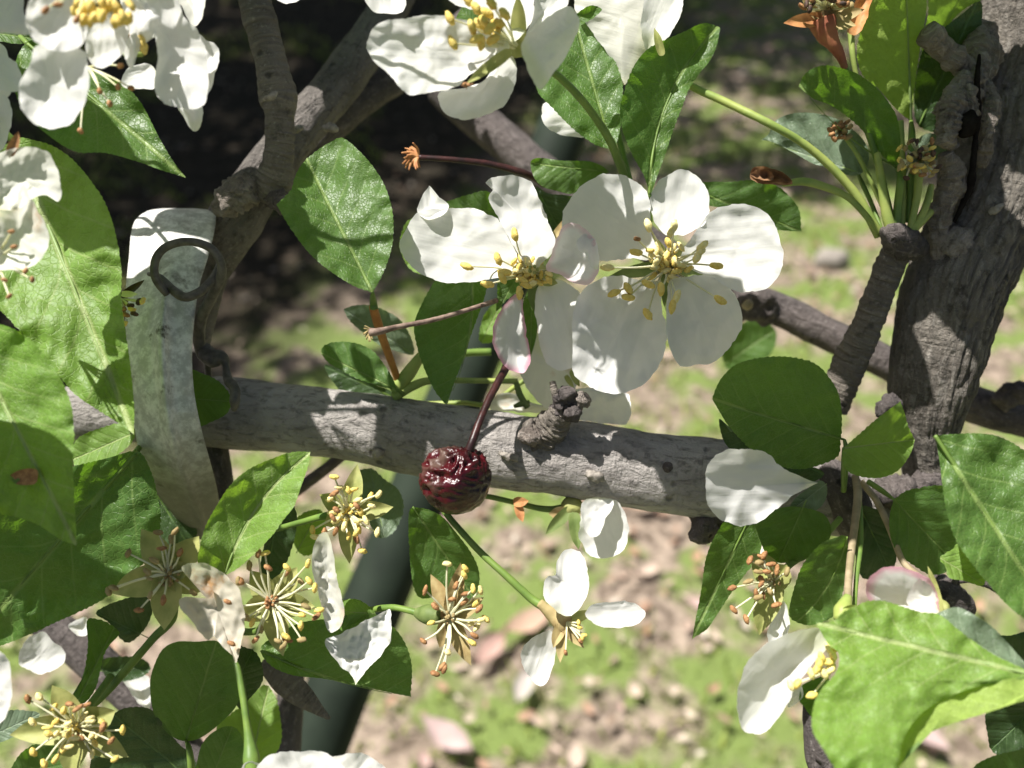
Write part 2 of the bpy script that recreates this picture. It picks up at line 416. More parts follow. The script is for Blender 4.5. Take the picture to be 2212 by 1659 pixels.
for j in range(ny_):
    for i in range(nx_): a = j * (nx_ + 1) + i; F.append((a, a + 1, a + nx_ + 2, a + nx_ + 1))
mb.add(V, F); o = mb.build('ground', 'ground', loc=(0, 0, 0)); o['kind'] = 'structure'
def tinted(name, V, F, C, mat, label, cat, kind):
    me = bpy.data.meshes.new(name); me.from_pydata(V, [], F); me.update()
    a = me.color_attributes.new('tint', 'FLOAT_COLOR', 'POINT'); a.data.foreach_set('color', [x for c in C for x in (*c, 1)])
    me.polygons.foreach_set('use_smooth', [True] * len(me.polygons))
    me.materials.append(M[mat]); o = bpy.data.objects.new(name, me); COL.objects.link(o)
    return tagit(o, label, cat, None, kind)
def dead_leaf(x, y, L, wd, a, curl, tilt, z, V, F, C, col, rnd):
    n0 = len(V); ca, sa = math.cos(a), math.sin(a); prof = [0.05, .7, 1.0, .8, .04]
    cols = []
    for i, wq in enumerate(prof):
        t = i / 4 - .5
        for s in (-1, 0, 1):
            lx = t * L; ly = s * wq * wd * .5
            lz = z + curl * L * (s * s * .5 + 4 * t * t * .35) + tilt * ly + rnd.uniform(0, .003)
            V.append((x + lx * ca - ly * sa, y + lx * sa + ly * ca, gh(x, y) + lz))
            k = .8 + .4 * rnd.random(); C.append((col[0] * k, col[1] * k, col[2] * k))
    for i in range(4):
        for s in (0, 1): b = n0 + i * 3 + s; F.append((b, b + 1, b + 4, b + 3))
rg = random.Random(3)
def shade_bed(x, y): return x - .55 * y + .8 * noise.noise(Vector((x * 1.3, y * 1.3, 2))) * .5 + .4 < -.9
V, F, C = [], [], []
PAL = [(.52, .39, .31), (.60, .48, .39), (.46, .29, .20), (.64, .54, .43), (.38, .26, .19), (.56, .40, .36), (.68, .60, .50), (.30, .22, .16)]
k = 0
while k < 16000:
    y = .45 + 4.6 * rg.random() ** .85; x = rg.uniform(-.7, .75) * (y + .9)
    inbed = shade_bed(x, y)
    if inbed and rg.random() < .82: k += 1; continue
    g = noise.noise(Vector((x * 2.6 + 7, y * 2.6, 1)))
    if not inbed and rg.random() < .5 + 1.3 * g: k += 1; continue
    c = rg.choice(PAL)
    if inbed: c = tuple(v * .45 for v in c)  # same litter palette, darkened to paint the bed's shade
    L = rg.uniform(.010, .028) if rg.random() < .96 else rg.uniform(.035, .055)
    dead_leaf(x, y, L, L * rg.uniform(.35, .6), rg.uniform(0, 6.28), rg.uniform(-.1, .5), rg.uniform(-.5, .5), .008 + rg.random() * .012, V, F, C, c, rg); k += 1
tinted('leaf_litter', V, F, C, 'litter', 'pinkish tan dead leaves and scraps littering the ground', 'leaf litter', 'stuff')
V, F, C = [], [], []
for k in range(60000):
    y = .45 + 5.2 * rg.random() ** .8; x = rg.uniform(-.7, .75) * (y + .9)
    g = noise.noise(Vector((x * 2.6 + 7, y * 2.6, 1))) + .45 * noise.noise(Vector((x * 9, y * 9, 3)))
    inbed = shade_bed(x, y)
    if (inbed and (g < .12)) or g < -.12 + .25 * (rg.random() - .5): continue
    h = rg.uniform(.008, .030); a = rg.uniform(0, 6.28); wv = rg.uniform(.0015, .0035); ln = rg.uniform(.2, 1.3) * h; n0 = len(V); z = gh(x, y)
    ca, sa = math.cos(a), math.sin(a)
    V += [(x - wv * sa, y + wv * ca, z), (x + wv * sa, y - wv * ca, z), (x + ln * .4 * ca, y + ln * .4 * sa, z + h * .7), (x + ln * ca, y + ln * sa, z + h)]
    F += [(n0, n0 + 1, n0 + 2), (n0, n0 + 2, n0 + 3)]
    t = rg.random(); c = (.23 + .19 * t, .33 + .14 * t, .065 + .05 * t) if rg.random() < .85 else (.42, .38, .20)
    C += [c] * 4
tinted('grass', V, F, C, 'grass', 'short yellow green grass and moss growing through the litter', 'grass', 'stuff')
def ground_hit(px, py):
    d = (P(px, py, 100) - CAM).normalized(); t = -CAM.z / d.z; return CAM + d * t
for i, (px, py, L, a, c, lab, cat) in enumerate([
    (1140, 1388, .085, .5, (.58, .40, .30), 'long pale tan dead leaf on the moss beside the hanging spent blossom with three petals', 'fallen leaf'),
    (1060, 1448, .070, .9, (.50, .33, .28), 'pinkish dead leaf on the ground below the spent blossom with outspread stamens', 'fallen leaf'),
    (968, 1635, .085, -.6, (.50, .38, .36), 'mauve pink dead leaf lying at the bottom edge under the white petals', 'fallen leaf'),
    (1385, 1130, .060, .3, (.60, .40, .28), 'buff dead leaf under the white bud that hangs below the thick branch', 'fallen leaf'),
    (1790, 585, .085, .2, (.42, .40, .42), 'smooth grey stone on the lawn between the open blossom and the trunk', 'stone'),
    (1130, 1530, .06, 1.2, (.56, .50, .46), 'whitish dead leaf on the open ground near the bottom', 'fallen leaf'),
    (1960, 1600, .10, 2.2, (.55, .42, .40), 'pale pink dead leaf on the ground under the large folded leaf', 'fallen leaf')]):
    g = ground_hit(px, py)
    if cat == 'stone':
        mb = MB(); blob(mb, Vector((g.x, g.y, gh(g.x, g.y) + .01)), RX, L * 50, L * 38, 20, 14, 0, .25, 3)
        tagit(mb.build('stone', 'gloss'), lab, cat); continue
    V, F, C = [], [], []; dead_leaf(g.x, g.y, L, L * .42, a, .25, .15, .022, V, F, C, c, rg)
    o = tinted('fallen_leaf', V, F, C, 'litter', lab, cat, None); o['group'] = 'dead leaves fallen on the ground'

# ---------------------------------------------------------------- branches
WOOD = 'branches of the crabapple tree'
def branch(label, pts, mat, parts=(), name='branch', **kw):
    kw = dict(dict(seg=7, sides=40, rough=.05, rfreq=1.6, lump=.06), **kw)
    e = empty(name, P(*pts[0][:3]), label, name if name == 'trunk' else 'branch', WOOD)
    mb = MB(); tube(mb, pts, seed=random.uniform(0, 50), **kw); mb.build('bark', mat, e)
    for (nm, pp, m, k2) in parts:
        mb = MB(); tube(mb, pp, seed=random.uniform(0, 50), **dict(dict(seg=4, sides=22, rough=.16, rfreq=5), **k2)); mb.build(nm, m, e)
    return e
# main horizontal branch
main = branch('thick smooth grey branch running level behind the wrinkled dark red crabapple', [(60, 905, 23.6, 58), (250, 890, 22.9, 66), (430, 888, 22.2, 74), (520, 893, 21.9, 78), (640, 905, 21.6, 76), (760, 920, 21.4, 75), (900, 945, 21.2, 80), (1040, 968, 21.1, 82),
    (1180, 985, 21.0, 82), (1300, 1000, 21.0, 84), (1420, 1020, 21.0, 84), (1540, 1035, 21.1, 86), (1680, 1055, 21.4, 80), (1850, 1090, 21.8, 74), (1960, 1100, 22.2, 66)], 'bark',
    [('spur', [(1168, 962, 20.7, 52), (1176, 944, 20.45, 42), (1188, 924, 20.2, 34), (1202, 904, 19.95, 29), (1217, 888, 19.8, 23), (1226, 878, 19.75, 14)], 'bark_twig', dict(ring=.16, ringf=8.5, rough=.26, rfreq=4, sides=40, seg=2)),
     ('bud_scar', [(1208, 888, 19.8, 20), (1214, 870, 19.7, 19), (1220, 856, 19.6, 21), (1224, 848, 19.5, 20), (1226, 836, 19.5, 12)], 'bark_dark', dict(seg=2, rough=.5, rfreq=7, sides=30)),
     ('bud_scar', [(1215, 892, 19.8, 20), (1236, 880, 19.7, 17), (1250, 870, 19.6, 18), (1259, 863, 19.55, 18), (1270, 855, 19.5, 11)], 'bark_knot', dict(seg=2, rough=.5, rfreq=7, sides=30)),
     ('bud_scar', [(1206, 872, 19.7, 9), (1199, 850, 19.6, 8), (1193, 824, 19.6, 7)], 'bark_twig', dict(seg=2)),
     ('bud_scar', [(1222, 892, 19.75, 12), (1240, 892, 19.5, 17), (1252, 890, 19.4, 10)], 'bark_dark', dict(seg=2, rough=.5, rfreq=9)),
     ('bud_scar', [(1150, 930, 20.3, 12), (1140, 922, 20.2, 18), (1132, 916, 20.2, 10)], 'bark_twig', dict(seg=2, rough=.5, rfreq=7)),
     ('bark_scar', [(1130, 938, 20.15, 16), (1148, 944, 20.0, 20), (1165, 940, 20.0, 14)], 'bark_knot', dict(seg=2, rough=.5, rfreq=8)),
     ('bark_scar', [(812, 982, 20.6, 8), (818, 978, 20.5, 11), (822, 985, 20.6, 7)], 'gloss', dict(seg=2, rough=.4, rfreq=10)),
     ('bark_scar', [(1268, 1022, 20.1, 8), (1290, 1030, 20.0, 12), (1302, 1036, 20.1, 6)], 'gloss', dict(seg=2, rough=.5, rfreq=10)),
     ('bark_scar', [(1078, 978, 20.1, 5), (1100, 987, 20.05, 8), (1120, 990, 20.1, 5)], 'gloss', dict(seg=2, rough=.6, rfreq=10)),
     ('bark_scar', [(1435, 1005, 20.15, 8), (1442, 1010, 20.1, 12), (1448, 1016, 20.1, 8)], 'bark_dark', dict(seg=2, rough=.3, rfreq=8)),
     ('broken_stub', [(1550, 1085, 21.2, 60), (1530, 1130, 21.0, 42), (1515, 1150, 20.8, 28), (1520, 1172, 20.8, 13)], 'bark_dark', dict(rough=.45, rfreq=4, seg=3, sides=30))],
    sides=84, seg=5, lump=.05, rough=.035)
trunk = branch('rough upright brown trunk with peeling bark and dark hollows at the right edge', [(2240, -60, 22.4, 112), (2225, 60, 22.3, 108), (2200, 170, 22.2, 112), (2170, 300, 22.0, 118), (2146, 420, 21.8, 116), (2112, 520, 21.6, 110), (2064, 620, 21.4, 106),
    (2033, 730, 21.4, 96), (2009, 840, 21.5, 88), (1998, 930, 21.7, 70), (2002, 1010, 21.9, 52), (2000, 1100, 22.1, 56)], 'bark_rough',
    [('cut_stub', [(2092, 152, 20.6, 24), (2066, 130, 20.4, 24), (2058, 124, 20.3, 30), (2052, 118, 20.3, 26), (2030, 98, 20.1, 25), (2010, 78, 19.9, 28), (2002, 71, 19.85, 27)], 'bark_knot', dict(seg=2, rough=.14, sides=26)),
     ('bark_flake', [(2118, 60, 21.2, 26), (2120, 110, 21.0, 38), (2108, 160, 20.7, 34), (2090, 200, 20.4, 30), (2078, 240, 20.2, 34), (2062, 285, 20.1, 24)], 'bark_knot', dict(rough=.34, rfreq=3.5, ring=.12, ringf=5, sides=34, seg=3)),
     ('bark_flake', [(2085, 165, 20.3, 18), (2062, 210, 20.1, 24), (2052, 250, 20.0, 27), (2046, 295, 20.0, 22), (2060, 318, 20.1, 12)], 'bark_knot', dict(rough=.36, rfreq=4, ring=.2, ringf=7, sides=30, seg=2)),
     ('bark_flake', [(2130, 175, 20.6, 14), (2142, 235, 20.3, 20), (2132, 275, 20.2, 16), (2126, 330, 20.4, 18), (2122, 360, 20.6, 8)], 'bark_knot', dict(rough=.4, rfreq=4, sides=26, seg=2)),
     ('bark_flake', [(2044, 330, 20.2, 16), (2058, 385, 20.4, 28), (2040, 430, 20.5, 26), (2030, 480, 20.6, 22), (2028, 560, 20.8, 14)], 'bark_knot', dict(rough=.34, rfreq=4, sides=30, seg=3)),
     ('hollow_shade', [(2098, 240, 19.9, 7), (2093, 262, 19.85, 21), (2085, 284, 19.9, 17), (2072, 292, 20.0, 6)], 'void', dict(seg=2, rough=.2)),  # black lump painting a cavity's shade
     ('hollow_shade', [(2116, 118, 20.2, 3), (2110, 175, 20.05, 6), (2112, 240, 20.1, 7), (2104, 330, 20.2, 6), (2096, 400, 20.3, 9), (2080, 440, 20.4, 6), (2060, 480, 20.5, 4)], 'void', dict(seg=3, rough=.3)),
     ('leaf_scar', [(2046, 500, 20.75, 20), (2062, 516, 20.6, 38), (2080, 535, 20.6, 36), (2090, 550, 20.7, 14)], 'bark_knot', dict(seg=2, rough=.3, rfreq=6, flat=.6)),
     ('leaf_scar', [(2138, 460, 20.5, 6), (2152, 452, 20.4, 9), (2164, 443, 20.5, 5)], 'gloss', dict(seg=2, rough=.4, rfreq=9)),
     ('burr', [(1900, 895, 20.9, 10), (1918, 880, 20.6, 24), (1935, 868, 20.7, 18)], 'bark_dark', dict(rough=.5, rfreq=6, seg=3)),
     ('collar', [(1890, 1050, 21.0, 26), (1950, 1065, 20.8, 38), (2010, 1060, 20.9, 36), (2050, 1045, 21.2, 20)], 'bark_dark', dict(rough=.4, rfreq=4, ring=.15, ringf=4))],
    name='trunk', sides=160, seg=4, rough=.06, rfreq=2.2, lump=.06, furrow=.075, ff=14)
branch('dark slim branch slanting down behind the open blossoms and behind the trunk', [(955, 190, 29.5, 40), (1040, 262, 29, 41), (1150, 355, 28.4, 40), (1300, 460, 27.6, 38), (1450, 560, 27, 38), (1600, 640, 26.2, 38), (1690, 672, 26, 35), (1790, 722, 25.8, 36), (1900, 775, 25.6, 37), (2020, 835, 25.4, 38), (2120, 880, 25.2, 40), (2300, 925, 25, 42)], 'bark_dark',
    [('knob', [(1605, 625, 25.3, 26), (1625, 650, 25, 42), (1645, 665, 25, 36), (1665, 690, 25.1, 24)], 'bark_dark', dict(rough=.35, rfreq=3)), ('bud_scar', [(1618, 662, 24.3, 8), (1614, 657, 24.1, 12), (1610, 652, 24.1, 8)], 'stalk_tan', dict(seg=1, rough=.2)),
     ('side_knot', [(2160, 868, 24.6, 20), (2190, 850, 24.2, 26), (2225, 848, 24, 22)], 'bark_dark', dict(rough=.5, rfreq=4))], sides=36)
branch('stout grey brown branch rising from the metal strip to the top edge', [(430, 760, 22.6, 22), (440, 660, 22.5, 32), (458, 575, 22.4, 42), (505, 480, 22.2, 58), (560, 400, 22.4, 54), (620, 315, 22.8, 48), (690, 230, 23.4, 47), (755, 150, 24.2, 47), (810, 70, 25, 43), (860, -20, 26, 40)], 'bark_mid',
    [('knot', [(470, 455, 21.2, 12), (490, 440, 20.9, 30), (520, 415, 20.9, 38), (545, 400, 21.1, 24)], 'bark_knot', dict(rough=.4, rfreq=5, sides=30, seg=3)),
     ('knot', [(590, 420, 21.2, 22), (615, 440, 20.8, 24), (632, 438, 20.7, 12)], 'bark_dark', dict(rough=.45, rfreq=6, seg=3)),
     ('bark_scar', [(700, 278, 22.3, 6), (716, 275, 22.1, 10), (728, 282, 22.2, 6)], 'gloss', dict(seg=2, rough=.4, rfreq=9)), ('bark_scar', [(640, 283, 22, 5), (646, 278, 21.9, 8), (652, 273, 22, 4)], 'gloss', dict(seg=2, rough=.4, rfreq=9))], sides=56, seg=6)
branch('dull brown branch fork climbing beside the stout grey branch to the top blossom', [(640, 350, 24.4, 34), (700, 285, 24.8, 36), (780, 215, 25.6, 36), (860, 160, 26.6, 36), (960, 90, 28, 32), (1080, -10, 30, 30)], 'bark_dark', (), sides=30)
branch('bare upright twig with a knuckle, dropping from the top edge onto the stout branch', [(545, -30, 20.8, 36), (560, 40, 20.8, 36), (585, 130, 20.8, 34), (602, 215, 20.8, 40), (604, 250, 20.8, 32), (602, 330, 20.9, 32), (592, 390, 21.1, 42), (580, 420, 21.3, 44)], 'bark_twig',
    [('leaf_scar', [(570, 214, 19.75, 4), (585, 210, 19.6, 7), (597, 200, 19.7, 4)], 'gloss', dict(seg=2, rough=.4, rfreq=9))], ring=.03, ringf=4.2, sides=48, seg=4, rough=.09, rfreq=3.5)
branch('short ridged side twig leaning between the trunk and the round leaf', [(1955, 520, 20.6, 34), (1928, 560, 20.7, 31), (1905, 620, 20.9, 30), (1875, 700, 21.2, 32), (1845, 765, 21.5, 35), (1815, 835, 21.8, 34), (1795, 880, 22.0, 34)], 'bark_twig',
    [('bud_base', [(1990, 535, 20.8, 18), (1960, 530, 20.3, 34), (1935, 508, 20.1, 32), (1932, 490, 20.1, 24)], 'bark_dark', dict(rough=.25, rfreq=5))], ring=.045, ringf=6, sides=48, seg=3, rough=.13, rfreq=4)
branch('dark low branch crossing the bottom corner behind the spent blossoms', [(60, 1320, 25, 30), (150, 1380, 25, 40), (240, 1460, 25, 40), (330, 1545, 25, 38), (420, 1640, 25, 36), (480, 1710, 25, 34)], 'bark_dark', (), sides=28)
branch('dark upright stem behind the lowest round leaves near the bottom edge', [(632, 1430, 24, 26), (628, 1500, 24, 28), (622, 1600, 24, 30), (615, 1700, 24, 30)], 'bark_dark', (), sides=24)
branch('flat grey brown broken twig under the low dark leaf', [(570, 1430, 21.5, 18), (610, 1465, 21.4, 30), (650, 1500, 21.4, 26), (690, 1535, 21.4, 12), (712, 1552, 21.4, 4)], 'bark_twig', (), flat=.4, seg=4)
branch('dark curled twig at the right edge behind the pink tipped bud', [(2010, 1262, 20.8, 34), (2045, 1285, 20.7, 34), (2082, 1310, 20.8, 24), (2092, 1330, 21, 10)], 'bark_dark',
    [('thin_twig', [(2060, 1255, 20.6, 9), (2100, 1252, 20.5, 8), (2160, 1275, 20.6, 9), (2230, 1325, 20.8, 9)], 'bark_dark', {}), ('thorn', [(2060, 1262, 20.5, 7), (2064, 1245, 20.4, 5), (2068, 1236, 20.4, 2)], 'bark_dark', {})], ring=.1, ringf=5)
branch('dark stem dropping out of the frame beneath the very large bright leaf', [(1752, 1490, 20.5, 14), (1765, 1560, 20.3, 30), (1790, 1640, 20.2, 46), (1820, 1720, 20.2, 52), (1850, 3200, 22, 70), (1850, 9100, 30, 150)], 'bark_dark', (), rough=.1)
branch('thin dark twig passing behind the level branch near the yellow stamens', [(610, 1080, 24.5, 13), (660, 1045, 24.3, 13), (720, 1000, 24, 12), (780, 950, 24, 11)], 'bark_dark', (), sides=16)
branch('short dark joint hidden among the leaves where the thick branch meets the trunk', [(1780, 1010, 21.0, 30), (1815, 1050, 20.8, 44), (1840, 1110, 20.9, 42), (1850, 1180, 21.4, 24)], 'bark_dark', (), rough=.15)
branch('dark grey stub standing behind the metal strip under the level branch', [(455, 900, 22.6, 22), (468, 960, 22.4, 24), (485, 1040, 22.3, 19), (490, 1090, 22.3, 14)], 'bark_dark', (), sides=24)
# green post, standing on the ground
pa, pb = P(1235, 230, 52), P(640, 1720, 47); pd = (pb - pa); pe = pb + pd * (-(pb.z + .03) / pd.z)
POST_END = []
mb = MB(); tube(mb, [(1235, 230, 52, 56), (1130, 500, 51, 58), (1000, 820, 50, 62), (870, 1150, 49, 66), (745, 1450, 48, 70), (640, 1720, 47, 72), *POST_END], seg=30, sides=32)
mc, rb = MB(), 72 * K * .47; u_ = pd.cross(RX).normalized(); v_ = pd.cross(u_).normalized(); VV = [c_ + (u_ * math.cos(2 * math.pi * k / 32) + v_ * math.sin(2 * math.pi * k / 32)) * rb for c_ in (pb - pd * .02, pe) for k in range(32)]
mc.add(VV, [(k, (k + 1) % 32, 32 + (k + 1) % 32, 32 + k) for k in range(32)])
mb.add(mc.v, mc.f)
e = empty('post', pe, 'leaning dull green round post standing blurred behind the branch', 'post')
mb.build('pole', 'post', e); mb = MB(); tube(mb, [(1238, 222, 52, 59), (1230, 242, 52, 61)], seg=4, sides=32); mb.build('cap', 'post', e)

# ---------------------------------------------------------------- metal strip and wire
def metal():
    q = N('galvanised_strip'); pos = q.n('ShaderNodeTexCoord').outputs['Object']; uv = q.n('ShaderNodeUVMap').outputs[0]
    a = q.noise(pos, 130, 6, .65); b = q.noise(pos, 420, 5, .7); c_ = q.noise(pos, 60, 3)
    t = q.n('ShaderNodeSeparateXYZ', {0: uv}).outputs[1]
    c = q.mix(q.ramp(b, .38, .64), (.42, .41, .385), (.69, .68, .65))
    dirt = q.math('MULTIPLY', q.ramp(a, .56, .66), q.ramp(c_, .36, .55))
    c = q.mix(q.math('MULTIPLY', dirt, q.ramp(t, .15, .35, .25, .9)), c, (.075, .06, .045))
    c = q.mix(q.ramp(q.math('ADD', t, q.math('MULTIPLY', a, .25)), .72, 1.0, 0, .9), c, (.11, .10, .075))  # low end darkened in colour, standing in for shade under the bend
    bp = q.n('ShaderNodeBump', {'Strength': .5, 'Distance': .0005, 'Height': q.math('ADD', a, q.math('MULTIPLY', b, .4))}).outputs[0]
    r = q.mix(dirt, (.5,) * 3, (.85,) * 3)
    return q.done(q.n('ShaderNodeBsdfPrincipled', {'Base Color': c, 'Metallic': .15, 'Roughness': r, 'Normal': bp}).outputs[0])
M['metal'] = metal()
rows = [(450, 350, 418, 21.9), (456, 318, 462, 21.5), (475, 293, 466, 21.1), (505, 283, 462, 20.7), (560, 278, 448, 20.2), (620, 272, 430, 19.8), (690, 270, 420, 19.5), (770, 276, 415, 19.3), (850, 286, 420, 19.3), (930, 292, 436, 19.5), (1000, 306, 455, 20.0), (1060, 335, 470, 20.7), (1110, 372, 474, 21.4), (1165, 418, 470, 22.2)]
rr = catmull([(a, b, c, d) for a, b, c, d in rows], 6); e = empty('metal_strip', P(350, 700, 19.6), 'curved galvanised metal strip with dirt spots, bright at its rounded top', 'metal strip')
mb = MB(); V = []; UVs = []; nc = 18
for side in (0, 1):
    for i, (y, xl, xr, d) in enumerate(rr):
        for k in range(nc + 1):
            s = k / nc; x = xl + (xr - xl) * s
            cr = math.exp(-((s - (.62 - .1 * math.sin(i / len(rr) * 3))) / .09) ** 2) * .22 * min(1, max(0, (i - 18) / 25))
            dd = d + .28 * (2 * s - 1) ** 2 - cr + .05 * noise.noise(Vector((x * .02, y * .02, 3))) + side * .09
            V.append(P(x, y, dd)); UVs.append((s, i / (len(rr) - 1)))
F = []; n1 = len(rr) * (nc + 1)
for i in range(len(rr) - 1):
    for k in range(nc):
        a = i * (nc + 1) + k; F.append((a, a + nc + 1, a + nc + 2, a + 1)); a += n1; F.append((a, a + 1, a + nc + 2, a + nc + 1))
for i in range(len(rr) - 1):
    for k in (0, nc): a = i * (nc + 1) + k; b = a + nc + 1; F.append((a, a + n1, b + n1, b) if k == 0 else (a, b, b + n1, a + n1))
for k in range(nc):
    for i in (0, len(rr) - 1): a = i * (nc + 1) + k; F.append((a, a + 1, a + 1 + n1, a + n1))
mb.add(V, F, UVs); mb.build('strip', 'metal', e)
e = empty('wire', P(440, 700, 19.2), 'rusty dark wire bent into a round loop in front of the metal strip', 'wire')
mb = MB(); tube(mb, [(322, 592, 19.6, 4.9), (345, 598, 19.2, 6.6), (375, 628, 18.9, 9.8), (400, 642, 18.8, 10.2), (432, 630, 18.9, 9.8), (462, 600, 19.1, 9.4), (480, 565, 19.3, 9.4)], seg=5, sides=16, rough=.05, rfreq=8); mb.build('hook_end', 'wire', e)
mb = MB(); tube(mb, [(362, 636, 18.9, 8.2), (338, 605, 18.75, 9.0), (334, 570, 18.7, 9.0), (350, 540, 18.7, 9.0), (385, 524, 18.7, 9.0), (425, 524, 18.7, 9.0), (460, 540, 18.8, 9.4), (478, 572, 18.9, 9.8), (475, 605, 19.1, 10.7), (455, 645, 19.5, 11.5), (434, 690, 20, 12.3), (430, 735, 20.4, 13.1), (440, 770, 20.6, 13.9)], seg=5, sides=18, rough=.05, rfreq=8); mb.build('loop', 'wire', e)
mb = MB(); tube(mb, [(438, 752, 20.6, 16.4), (455, 772, 20.5, 21.3), (478, 772, 20.4, 14.8), (488, 790, 20.4, 8.2), (492, 818, 20.2, 9.8), (505, 838, 19.9, 10.7), (508, 865, 19.8, 11.5), (505, 885, 19.9, 6.6)], seg=4, sides=18, rough=.2, rfreq=5); mb.build('twisted_end', 'wire', e)
mb = MB(); tube(mb, [(447, 765, 20.9, 7.4), (452, 830, 21.5, 7.4), (466, 940, 22.2, 7.4), (486, 1050, 22.2, 6.6)], seg=8, sides=12, rough=.1); mb.build('tail', 'wire', e)
# ---------------------------------------------------------------- crabapple and dry stalks
def berry_mat():
    q = N('wrinkled_crabapple_skin'); pos = q.n('ShaderNodeTexCoord').outputs['Object']
    n = q.noise(pos, 120, 4); n2 = q.noise(pos, 420, 5, .65)
    sx = q.n('ShaderNodeSeparateXYZ', {0: pos})
    c = q.mix(q.ramp(n, .35, .65), (.055, .003, .006), (.012, .0015, .002))
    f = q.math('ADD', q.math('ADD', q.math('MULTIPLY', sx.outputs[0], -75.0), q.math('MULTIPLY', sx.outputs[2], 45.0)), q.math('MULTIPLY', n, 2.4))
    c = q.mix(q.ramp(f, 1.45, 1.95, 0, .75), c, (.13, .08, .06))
    bp = q.n('ShaderNodeBump', {'Strength': .55, 'Distance': .0006, 'Height': q.math('ADD', n2, q.math('MULTIPLY', q.noise(pos, 1100, 3), .3))}).outputs[0]
    return q.done(q.n('ShaderNodeBsdfPrincipled', {'Base Color': c, 'Roughness': q.ramp(f, 1.4, 1.9, .22, .5), 'Specular IOR Level': .4, 'Coat Weight': .06, 'Coat Roughness': .2, 'Normal': bp}).outputs[0])
M['berry'] = berry_mat()
c0 = P(985, 1036, 18.9); e = empty('crabapple', c0, 'wrinkled glossy dark red crabapple hanging in front of the level branch', 'fruit')
mb = MB(); V = []; F = []; n, m = 110, 70; r0 = 76 * K * .186
for i in range(m + 1):
    th = math.pi * i / m
    for k in range(n):
        ph = 2 * math.pi * k / n; dr = RX * math.sin(th) * math.cos(ph) + BK * math.sin(th) * math.sin(ph) + UP * math.cos(th)
        q = dr * 2.1; w1 = noise.noise(q + Vector((3, 1, 7)))
        rg1 = 1 - abs(noise.noise(Vector((dr.x * 2.6, dr.y * 2.6, dr.z * 4)) + Vector((w1, 5, 1))) * 2.1); rg2 = 1 - abs(noise.noise(dr * 7.5 + Vector((1, w1 * 2, 8))) * 2)
        up = min(1, max(.12, .75 + .9 * math.cos(th) - .3 * math.cos(ph)))
        rad = 1 + .035 * w1 + up * (.20 * rg1 + .045 * rg2 - .14)
        rad *= 1 - .17 * math.exp(-((th / .34) ** 2))
        V.append(c0 + dr * r0 * rad * (1.0 if True else 1))
for i in range(m):
    for k in range(n): j = (k + 1) % n; F.append((i * n + k, (i + 1) * n + k, (i + 1) * n + j, i * n + j))
mb.add(V, F); mb.build('skin', 'berry', e)
mb = MB(); tube(mb, [(1008, 985, 18.8, 10), (1020, 955, 18.8, 9), (1036, 910, 19.0, 8), (1058, 860, 19.4, 8), (1078, 822, 19.8, 8.5), (1095, 790, 20.2, 9), (1112, 755, 20.6, 9)], seg=5, sides=12, rough=.1, rfreq=8); mb.build('stalk', 'stalk_red', e)
def frag(mb, c, a0, a1, n, L, rpx, d, dz=.1):
    for i in range(n):
        a = math.radians(a0 + (a1 - a0) * (i + random.uniform(-.3, .3)) / max(1, n - 1)); l = L * random.uniform(.6, 1.1); z = random.uniform(-dz, dz)
        tube(mb, [(c[0], c[1], d, rpx), (c[0] + l * .5 * math.cos(a), c[1] - l * .5 * math.sin(a), d + z * .3, rpx * .8), (c[0] + l * math.cos(a + .3), c[1] - l * math.sin(a + .3), d + z, rpx * .4)], seg=4, sides=6)
e = empty('dry_stalk', P(1065, 652, 18.5), 'bare brown fruit stalk with a splintered end crossing the serrated leaf', 'dry stalk')
mb = MB(); tube(mb, [(1072, 649, 19.9, 6), (1030, 663, 19.4, 5), (940, 690, 18.9, 5.5), (860, 706, 18.5, 6), (820, 716, 18.2, 8), (800, 718, 18.2, 10)], seg=6, sides=12, rough=.12, rfreq=9); mb.build('stalk', 'stalk_dry', e)
mb = MB(); frag(mb, (803, 719), 120, 260, 11, 20, 3, 18.2); mb.build('splintered_end', 'sepal_dry', e)
e = empty('dry_stalk', P(1150, 380, 21.5), 'thin dark red stalk tipped with a frayed orange calyx', 'dry stalk')
mb = MB(); tube(mb, [(1175, 400, 21.8, 7), (1140, 377, 21.4, 7.5), (1060, 355, 21.2, 7), (980, 345, 21, 6), (905, 340, 20.9, 6)], seg=7, sides=10, rough=.1, rfreq=8); mb.build('stalk', 'stalk_red', e)
mb = MB(); frag(mb, (903, 340), 95, 265, 18, 34, 4, 20.9, .25); mb.build('frayed_calyx', 'orange_tip', e)
